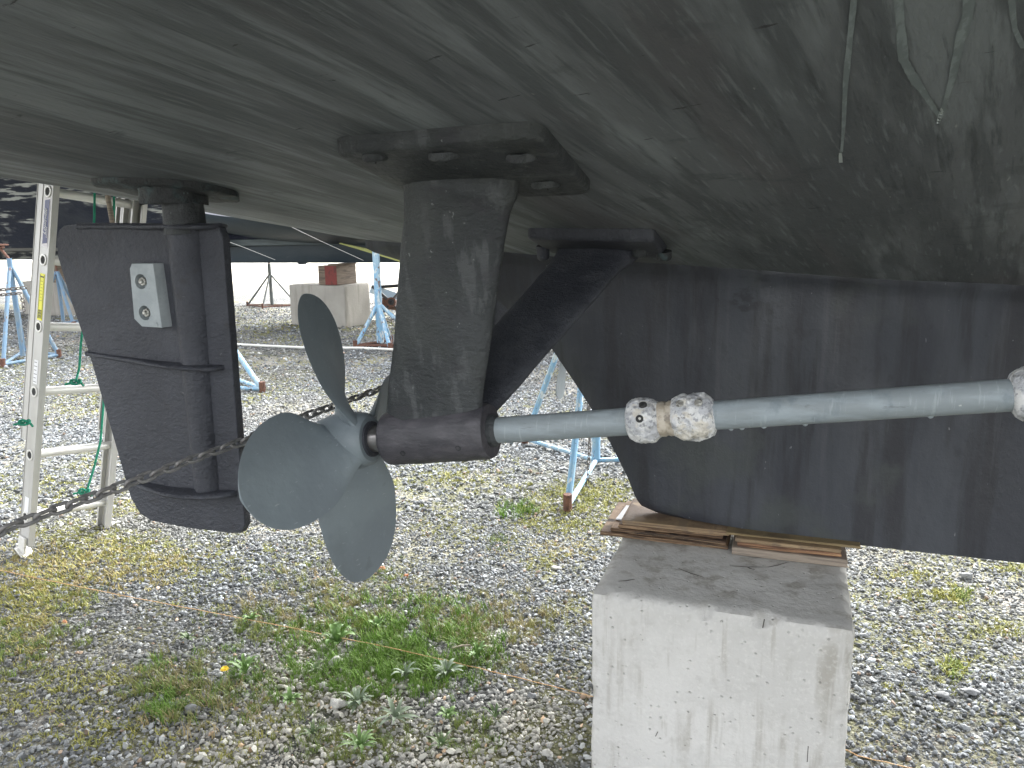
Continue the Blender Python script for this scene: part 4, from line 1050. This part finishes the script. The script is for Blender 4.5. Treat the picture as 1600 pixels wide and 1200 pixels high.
# ------------------------------------------------------------------ gravel, grass and weeds
def blob(name, seed, mat, sub=1, flat=.55):
    bm = bmesh.new(); bmesh.ops.create_icosphere(bm, subdivisions=sub, radius=.5)
    r_ = random.Random(seed); sx, sy = r_.uniform(.8, 1.25), r_.uniform(.6, .95)
    for v in bm.verts:
        d = 1+mn.noise(v.co*2.2+Vector((seed*7, 0, 0)))*.55
        v.co = Vector((v.co.x*sx*d, v.co.y*sy*d, v.co.z*flat*d))
    for _ in range(3):         # broken facets
        nrm = Vector((r_.uniform(-1, 1), r_.uniform(-1, 1), r_.uniform(-.3, 1))).normalized(); lim = r_.uniform(.22, .34)
        for v in bm.verts:
            e_ = v.co.dot(nrm)-lim
            if e_ > 0: v.co -= nrm*e_
    me = bpy.data.meshes.new(name); bm.to_mesh(me); bm.free(); me.materials.append(mat); return me
def lib(name, mes):
    """meshes that the scatter draws from, kept in a collection that is not linked to the scene"""
    c = bpy.data.collections.new(name)
    for i, me in enumerate(mes): c.objects.link(bpy.data.objects.new('%s_%02d' % (name, i), me))
    return c
def scatter(name, label, P, S_, Rz, tilt, tint, coll, kind='stuff'):
    me = bpy.data.meshes.new(name); me.vertices.add(len(P)); me.vertices.foreach_set('co', P.astype(np.float32).ravel())
    a = me.attributes.new('scl', 'FLOAT_VECTOR', 'POINT'); a.data.foreach_set('vector', S_.astype(np.float32).ravel())
    rot = np.stack([tilt[:, 0], tilt[:, 1], Rz], 1); a = me.attributes.new('rot', 'FLOAT_VECTOR', 'POINT'); a.data.foreach_set('vector', rot.astype(np.float32).ravel())
    a = me.attributes.new('tint', 'FLOAT_COLOR', 'POINT'); a.data.foreach_set('color', np.concatenate([tint, np.ones((len(P), 1))], 1).astype(np.float32).ravel())
    a = me.attributes.new('pick', 'INT', 'POINT'); a.data.foreach_set('value', rng.integers(0, len(coll.objects), len(P)).astype(np.int32))
    o = bpy.data.objects.new(name, me); COL.objects.link(o); tag(o, label, None, None, kind)
    ng = bpy.data.node_groups.new(name, 'GeometryNodeTree')
    ng.interface.new_socket('Geometry', in_out='INPUT', socket_type='NodeSocketGeometry'); ng.interface.new_socket('Geometry', in_out='OUTPUT', socket_type='NodeSocketGeometry')
    N, L = ng.nodes, ng.links; gi = N.new('NodeGroupInput'); go = N.new('NodeGroupOutput')
    ci = N.new('GeometryNodeCollectionInfo'); ci.inputs['Collection'].default_value = coll; ci.inputs['Separate Children'].default_value = True; ci.inputs['Reset Children'].default_value = True
    ip = N.new('GeometryNodeInstanceOnPoints'); ip.inputs['Pick Instance'].default_value = True
    def attr(nm, ty):
        n_ = N.new('GeometryNodeInputNamedAttribute'); n_.data_type = ty; n_.inputs['Name'].default_value = nm; return n_.outputs['Attribute']
    L.new(gi.outputs[0], ip.inputs['Points']); L.new(ci.outputs[0], ip.inputs['Instance'])
    L.new(attr('pick', 'INT'), ip.inputs['Instance Index']); L.new(attr('scl', 'FLOAT_VECTOR'), ip.inputs['Scale'])
    e2r = N.new('FunctionNodeEulerToRotation'); L.new(attr('rot', 'FLOAT_VECTOR'), e2r.inputs[0]); L.new(e2r.outputs[0], ip.inputs['Rotation'])
    L.new(ip.outputs[0], go.inputs[0])
    md = o.modifiers.new('scatter', 'NODES'); md.node_group = ng
    return o
stones = lib('stone_shapes', [blob('stone_shape', i, M['stone']) for i in range(10)])
def wedge(n, d0, d1, m=1.25):
    """random ground places inside the part of the yard the camera can see, with a margin"""
    D = np.sqrt(rng.uniform(d0*d0, d1*d1, n)); T = rng.uniform(-.70*m, .68*m, n)
    X_ = T*D; x = X_*math.cos(YAW)-D*math.sin(YAW); y = X_*math.sin(YAW)+D*math.cos(YAW); return x, y
def gzv(x, y): return np.array([gz(a, b_) for a, b_ in zip(x, y)])
def nv(x, y, s, o_): return np.array([mn.noise(Vector((a*s, b_*s, o_))) for a, b_ in zip(x, y)])
PX = []
def outside_block(x, y): return ~((x > BX0-.0) & (x < BX1+.0) & (y > BY0-.0) & (y < BY1))
DUST = [(560, 1090, .34), (460, 1060, .24), (740, 1005, .16), (700, 1180, .30), (430, 1180, .35), (480, 1010, .18), (820, 1130, .2)]
DUSTW = [(onz(a, b_), r_) for a, b_, r_ in DUST]
def tones(x, y, n):
    v = rng.uniform(0, 1, n); base = .10+.255*v**1.5
    white = rng.uniform(0, 1, n) < .05; base = np.where(white, rng.uniform(.42, .62, n), base)
    warm = np.clip(nv(x, y, .8, 4)*1.6+.15, 0, 1)
    du = np.zeros(n)
    for c, r_ in DUSTW: du = np.maximum(du, np.exp(-(((x-c.x)**2+(y-c.y)**2)/(r_*r_*1.6))))
    base = base+du*rng.uniform(.08, .26, n)
    warm = np.maximum(warm*.6, du)
    t = np.stack([base*(.94+.15*warm), base*(1.0+.05*warm), base*(1.05-.13*warm)], 1)
    br = rng.uniform(0, 1, n) < .03; t[br] *= np.array([1.3, .95, .7]); return t, du
def gravel(name, label, n, d0, d1, s0, s1, m=1.25, lift=.2):
    x, y = wedge(n, d0, d1, m); k = outside_block(x, y); x, y = x[k], y[k]; n = len(x)
    s = s0+(s1-s0)*rng.uniform(0, 1, n)**2.6
    t, du = tones(x, y, n); s = s*(1+.25*du*rng.uniform(0, 1, n))
    z = gzv(x, y)+s*lift*rng.uniform(-.5, 1.9, n)
    sc = np.stack([s*rng.uniform(.8, 1.2, n), s*rng.uniform(.75, 1.1, n), s*rng.uniform(.7, 1.2, n)], 1)
    scatter(name, label, np.stack([x, y, z], 1), sc, rng.uniform(0, 6.28, n), rng.normal(0, .35, (n, 2)), t, stones)
gravel('gravel', 'loose grey and white gravel around the near block', 180000, 1.35, 4.3, .006, .027, 1.8)
gravel('far_gravel', 'loose grey gravel further out between the jack stands', 125000, 4.1, 9.5, .014, .042, 1.5, .25)
gravel('distant_gravel', 'pale gravel stretching away beneath the far boats', 45000, 9.3, 18, .03, .06, 1.05, .25)

def tuft(seed, nb, h, w, spread, bend):
    r_ = random.Random(seed); vs = []; fs = []
    for i in range(nb):
        a = r_.uniform(0, 2*PI); d = Vector((math.cos(a), math.sin(a), 0)); s = Vector((-d.y, d.x, 0)); hh = h*r_.uniform(.55, 1.1); b0 = Vector((r_.gauss(0, spread), r_.gauss(0, spread), 0)); bd = bend*r_.uniform(.3, 1.4)
        n0 = len(vs)
        for k in range(4):
            u = k/3; p = b0+Vector((0, 0, 1))*hh*(u-.25*bd*u*u)+d*hh*bd*u*u; ww = w*(1-u)*.5+.0003
            vs += [p-s*ww, p+s*ww]
        for k in range(3): fs.append((n0+2*k, n0+2*k+1, n0+2*k+3, n0+2*k+2))
    me = bpy.data.meshes.new('tuft'); me.from_pydata([tuple(v) for v in vs], [], fs); me.materials.append(M['grass']); return me
tufts = lib('grass_shapes', [tuft(i, 11, .055, .0035, .012, .6) for i in range(6)])
moss_l = lib('moss_shapes', [tuft(40+i, 12, .022, .0045, .012, .9) for i in range(5)])
def patch(px, py, rx, ry, n, c0, c1, hs=(.6, 1.2)):
    """grass clump: gaussian cloud of tufts round a place on the ground"""
    a = rng.normal(0, .5, n); b_ = rng.normal(0, .5, n); out = []
    k = (a*a+b_*b_) < 1.2
    for u, v in zip(a[k], b_[k]):
        p = onz(px+u*rx, py+v*ry); out.append((p.x, p.y))
    out = np.array(out); n = len(out); t = rng.uniform(0, 1, (n, 1)); col_ = np.array(c0)*(1-t)+np.array(c1)*t
    return out, col_, rng.uniform(*hs, n)
GR, OL, BR, YE = (.13, .21, .04), (.24, .26, .08), (.34, .27, .15), (.37, .35, .10)
lush = (.15, .28, .04)
spec = [(610, 1010, 170, 75, 950, GR, lush, (.8, 1.5)), (600, 1055, 150, 50, 330, GR, lush, (.7, 1.3)), (520, 1085, 140, 50, 90, GR, OL, (.4, .9)),
        (470, 945, 130, 60, 260, OL, BR, (.6, 1.2)), (500, 905, 120, 30, 100, OL, GR, (.5, 1.)), (420, 985, 110, 50, 120, GR, OL, (.5, 1.1)),
        (740, 970, 190, 55, 560, OL, BR, (.5, 1.1)), (790, 990, 80, 30, 130, BR, OL, (.4, .9)), (560, 975, 60, 25, 60, GR, YE, (.5, 1)),
        (300, 1085, 120, 60, 260, GR, BR, (.7, 1.5)), (340, 1060, 120, 45, 150, GR, lush, (.6, 1.2)), (265, 1100, 40, 30, 70, GR, lush, (.9, 1.5)),
        (395, 985, 60, 25, 60, GR, OL, (.5, 1.)), (700, 1050, 90, 30, 90, GR, OL, (.5, 1.)), (800, 1040, 60, 35, 50, OL, BR, (.4, .8)),
        (560, 1165, 120, 30, 130, GR, OL, (.5, 1.1)), (700, 1150, 100, 40, 110, GR, OL, (.4, 1.)), (470, 1110, 70, 40, 50, GR, OL, (.5, 1.)),
        (600, 890, 35, 30, 60, OL, GR, (.5, 1)), (808, 800, 40, 14, 60, GR, lush, (.8, 1.6)), (775, 850, 30, 12, 30, OL, GR, (.6, 1.)),
        (60, 1000, 90, 30, 110, GR, OL, (.6, 1.1)), (100, 930, 60, 30, 60, GR, OL, (.6, 1.1)), (20, 1020, 50, 40, 60, GR, OL, (.6, 1.1)), (850, 880, 40, 15, 30, YE, OL, (.5, 1.))]
A_, C_, H2 = [], [], []
for s in spec:
    s = (s[0], s[1], s[2]*1.05, s[3]*1.05, int(s[4]*.95), *s[5:]); o_, c_, h_ = patch(*s); A_.append(o_); C_.append(c_); H2.append(h_*.78)
A_ = np.concatenate(A_); C_ = np.concatenate(C_); H2 = np.concatenate(H2)
k = nv(A_[:, 0], A_[:, 1], 11, 2) > -.2; A_, C_, H2 = A_[k], C_[k], H2[k]; n = len(A_)
scatter('grass', 'green and browning grass tufts growing through the gravel', np.stack([A_[:, 0], A_[:, 1], gzv(A_[:, 0], A_[:, 1])-.002], 1), np.stack([H2, H2, H2*rng.uniform(.8, 1.2, n)], 1), rng.uniform(0, 6.28, n), rng.normal(0, .2, (n, 2)), C_, tufts)
mspec = [(500, 505, 260, 22, 900, OL, YE, (.8, 1.6)), (200, 620, 260, 22, 500, OL, YE, (.7, 1.3)), (1420, 1000, 200, 120, 140, YE, OL, (.4, 1.)), (110, 890, 170, 50, 520, YE, BR, (.5, 1.5)), (40, 930, 100, 55, 230, YE, OL, (.6, 1.5)), (180, 860, 120, 30, 330, YE, OL, (.5, 1.2)), (40, 990, 60, 60, 200, YE, BR, (.5, 1.2)),
         (230, 880, 90, 30, 200, YE, BR, (.5, 1.)), (100, 830, 100, 20, 200, YE, OL, (.5, 1.)), (250, 720, 70, 20, 130, YE, OL, (.5, 1.1)), (450, 690, 60, 15, 100, YE, OL, (.6, 1.2)),
         (700, 745, 80, 18, 130, YE, OL, (.6, 1.2)), (900, 790, 120, 40, 420, YE, OL, (.6, 1.4)), (930, 770, 70, 30, 200, YE, OL, (.6, 1.2)), (870, 820, 90, 20, 150, YE, OL, (.6, 1.2)),
         (880, 860, 100, 25, 140, YE, BR, (.5, 1.)), (1470, 925, 90, 25, 70, YE, OL, (.6, 1.3)), (1500, 930, 25, 12, 30, GR, YE, (.8, 1.4)), (1430, 895, 60, 10, 40, YE, OL, (.6, 1.2)),
         (1560, 985, 60, 20, 45, YE, OL, (.6, 1.2)), (1490, 1050, 20, 12, 22, GR, YE, (1., 1.8)), (1440, 1000, 60, 40, 30, YE, BR, (.4, .9)), (1575, 885, 40, 8, 30, YE, OL, (.6, 1.2)),
         (60, 1090, 130, 60, 110, YE, OL, (.5, 1.1)), (150, 1160, 150, 50, 90, YE, OL, (.5, 1.2)), (240, 1060, 100, 40, 50, YE, BR, (.5, 1.)), (150, 1060, 90, 30, 60, YE, OL, (.5, 1.2)),
         (400, 1130, 90, 50, 60, YE, OL, (.5, 1.)), (330, 1170, 90, 40, 50, YE, OL, (.5, 1.)), (600, 600, 80, 12, 60, YE, OL, (.6, 1.2)), (200, 790, 150, 20, 220, YE, OL, (.5, 1.1)),
         (480, 860, 150, 30, 130, YE, OL, (.5, 1.)), (330, 880, 90, 30, 90, YE, OL, (.5, 1.)), (700, 830, 120, 30, 120, YE, OL, (.5, 1.)), (60, 760, 120, 40, 260, YE, OL, (.5, 1.1))]
A_, C_, H2 = [], [], []
for s in mspec:
    o_, c_, h_ = patch(*s); A_.append(o_); C_.append(c_); H2.append(h_)
# broad mossy streaks further out, following the same noise everywhere
x, y = wedge(34000, 3.0, 15, 1.4); k = (nv(x, y, .55, 9)+.5*nv(x, y, 2.2, 3)) > .30; x, y = x[k], y[k]
A_.append(np.stack([x, y], 1)); t = rng.uniform(0, 1, (len(x), 1)); C_.append(np.array(YE)*(1-t)+np.array(OL)*t); H2.append(rng.uniform(.5, 1.2, len(x)))
A_ = np.concatenate(A_); C_ = np.concatenate(C_); H2 = np.concatenate(H2); n = len(A_)
scatter('moss', 'yellow-green moss and tiny weeds between the stones', np.stack([A_[:, 0], A_[:, 1], gzv(A_[:, 0], A_[:, 1])-.001], 1), np.stack([H2]*3, 1), rng.uniform(0, 6.28, n), rng.normal(0, .25, (n, 2)), C_, moss_l)

# rosette weeds: each a plant with its own leaves
def leaf_mesh(l, w, arch, lobes=0, seed=0):
    vs = []; fs = []; n = 7
    for i in range(n+1):
        u = i/n; ww = w*math.sin(PI*(u**.8))**.8*.5+.0006
        if lobes: ww *= 1-.45*abs(math.sin(u*PI*lobes))
        z_ = arch*math.sin(u*PI*.62)*l-u*u*l*.12
        vs += [(u*l, -ww, z_+ww*.3), (u*l, 0, z_), (u*l, ww, z_+ww*.3)]
    for i in range(n):
        for k in range(2): a = i*3+k; fs.append((a, a+1, a+4, a+3))
    me = bpy.data.meshes.new('leaf'); me.from_pydata(vs, [], fs); return me
def weed(px, py, label, n, l, w, mat, arch=.45, lobes=0, name='rosette_weed'):
    p = onz(px, py); p.z = gz(p.x, p.y)+.002
    e = empty(name, p, label, 'weed', 'broad-leaved weeds in the gravel'); me = leaf_mesh(l, w, arch, lobes); me.materials.append(M[mat]); me.polygons.foreach_set('use_smooth', [True]*len(me.polygons))
    me2 = leaf_mesh(l*.7, w*.9, arch*1.7, lobes); me2.materials.append(M[mat])
    for i in range(int(n*1.35)):
        o = bpy.data.objects.new('leaf', me if i % 3 else me2); COL.objects.link(o); o.parent = e
        s = random.uniform(.55, .98); o.scale = (s, s*random.uniform(.8, 1.2), s); o.rotation_euler = (random.uniform(-.25, .25), random.uniform(-.35, .15), i*2.4+random.uniform(-.3, .3))
        o.location = (0, 0, random.uniform(.004, .012))
    return e
weed(528, 1008, 'broad-leaved green weed just above the white egg-shaped cobble', 9, .085, .034, 'leaf_green', .8)
weed(493, 1052, 'small dark spiky weed left of the egg-shaped cobble', 12, .05, .009, 'leaf_dark', .5)
weed(560, 1102, 'silvery rosette weed right beside the round white cobble', 18, .085, .015, 'leaf_silver', .4)
weed(618, 1125, 'silvery long-leaved weed spreading below the lush grass', 15, .095, .014, 'leaf_silver', .35)
weed(701, 1126, 'bright green low weed between the grass and block shadow', 16, .055, .014, 'leaf_green', .6)
weed(691, 1170, 'narrow-leaved weed at the bottom edge nearest the block', 14, .07, .011, 'leaf_dark', .5, 3)
weed(563, 1172, 'toothed-leaf weed at the bottom edge below the silvery rosettes', 15, .085, .022, 'leaf_green', .45, 4)
weed(453, 1098, 'small leafy weed left of the round white cobble', 13, .055, .015, 'leaf_green', .5)
weed(489, 1150, 'low reddish-green weed near the bottom left of the grass patch', 13, .06, .012, 'leaf_dark', .5, 3)
weed(698, 1060, 'grey-green weed at the lower right corner of the lush grass', 14, .075, .016, 'leaf_silver', .5)
weed(746, 1036, 'upright green weed touching the orange string', 9, .06, .018, 'leaf_green', 1.1)
weed(774, 1128, 'thin brown-green weed standing alone nearest the concrete block', 11, .05, .007, 'leaf_dark', .9)
weed(634, 1062, 'grey-leaved weed buried in the middle of the lush grass', 12, .07, .014, 'leaf_silver', .6)
wd = weed(384, 1055, 'bright toothed weed bearing a yellow dandelion flower', 13, .085, .022, 'leaf_green', .7, 3, 'dandelion')
weed(294, 1003, 'flat green weed above the dandelion on open gravel', 11, .05, .013, 'leaf_dark', .4)
weed(393, 974, 'pale green weed under the string left of the propeller tip', 12, .065, .013, 'leaf_green', .5)
weed(590, 985, 'light green seedling weed above the lush grass', 9, .05, .014, 'leaf_green', .8)
# flower head
fc = dep(351, 1046, (onz(384, 1055)-CAMP).dot(fw)-.03); base_ = onz(384, 1055)
B().tube([base_+Vector((0, 0, .005)), base_.lerp(fc, .5)+Vector((0, 0, .012)), fc], .0018, 6).out('flower_stem', 'stem', wd)
bb = B()
for ring_, (n_, l_, zz_) in enumerate([(16, .016, 0), (14, .012, .003), (10, .008, .005)]):
    for i in range(n_):
        a = 2*PI*i/n_+ring_*.2; d = Vector((math.cos(a), math.sin(a), .12+.25*ring_)); s = Vector((-d.y, d.x, 0))*.0022
        bb.add([fc+Vector((0, 0, zz_))-s*.4, fc+Vector((0, 0, zz_))+s*.4, fc+Vector((0, 0, zz_))+d*l_+s, fc+Vector((0, 0, zz_))+d*l_-s], [(0, 1, 2, 3)])
bb.out('flower_head', 'petal', wd, 0)

def cobble(px, py, s, mat, label, name='cobble', rz=0., cat='stone'):
    p = onz(px, py); me = blob(name, int(px), M[mat], 3, .6); o = bpy.data.objects.new(name, me); COL.objects.link(o)
    me.polygons.foreach_set('use_smooth', [True]*len(me.polygons))
    o.location = (p.x, p.y, gz(p.x, p.y)+s[2]*.28); o.scale = s; o.rotation_euler = (0, 0, rz); tag(o, label, cat, 'larger loose stones' if cat == 'stone' else None); return o
cobble(524, 1037, (.065, .042, .055), 'cobble', 'egg-shaped grey-white cobble at the left edge of the lush grass', rz=1.1)
cobble(525, 1103, (.060, .050, .055), 'cobble', 'round white cobble beside the silvery rosette weed')
cobble(680, 1040, (.028, .026, .03), 'cobble', 'little white stone under the orange string in the grass')
cobble(505, 1071, (.032, .028, .03), 'cobble', 'small white stone between the two large cobbles')
cobble(302, 1116, (.055, .045, .05), 'cobble_grey', 'grey stone at the foot of the left grass tuft')
cobble(204, 941, (.032, .028, .03), 'cobble', 'pale stone beside the string on the left gravel')
cobble(101, 975, (.035, .03, .02), 'brick', 'tan flat stone among the moss at left')
cobble(1515, 1087, (.05, .042, .04), 'cobble_grey', 'grey stone on the dark gravel right of the block')
cobble(1512, 902, (.07, .05, .06), 'cobble_grey', 'pointed grey stone near the keel bottom at right')
cobble(1472, 1092, (.05, .04, .04), 'cobble_grey', 'broad dull stone close to the right side of the block')
cobble(855, 1180, (.04, .036, .036), 'cobble', 'pale stone at the bottom near the left side of the block')
cobble(870, 890, (.06, .035, .03), 'cobble', 'long pale stone behind the left corner of the block')
cobble(831, 1092, (.036, .03, .034), 'cobble_grey', 'grey stone just below the string left of the block')
cobble(634, 903, (.030, .022, .03), 'brick', 'small orange brick chip right of the lowest propeller blade', 'brick_chip', .4, 'brick chip')
cobble(594, 891, (.05, .03, .03), 'brick', 'rusty brick fragment half hidden behind the lowest blade', 'brick_fragment', .2, 'brick fragment')
B_ = onz(720, 1012)
o = B().tube([onz(706, 1013, .02), onz(722, 1009, .024), onz(735, 1008, .02)], [.004, .0045, .003], 6).out('twig', 'wood_grey'); tag(o, 'short pale twig lying on the dusty patch', 'twig')
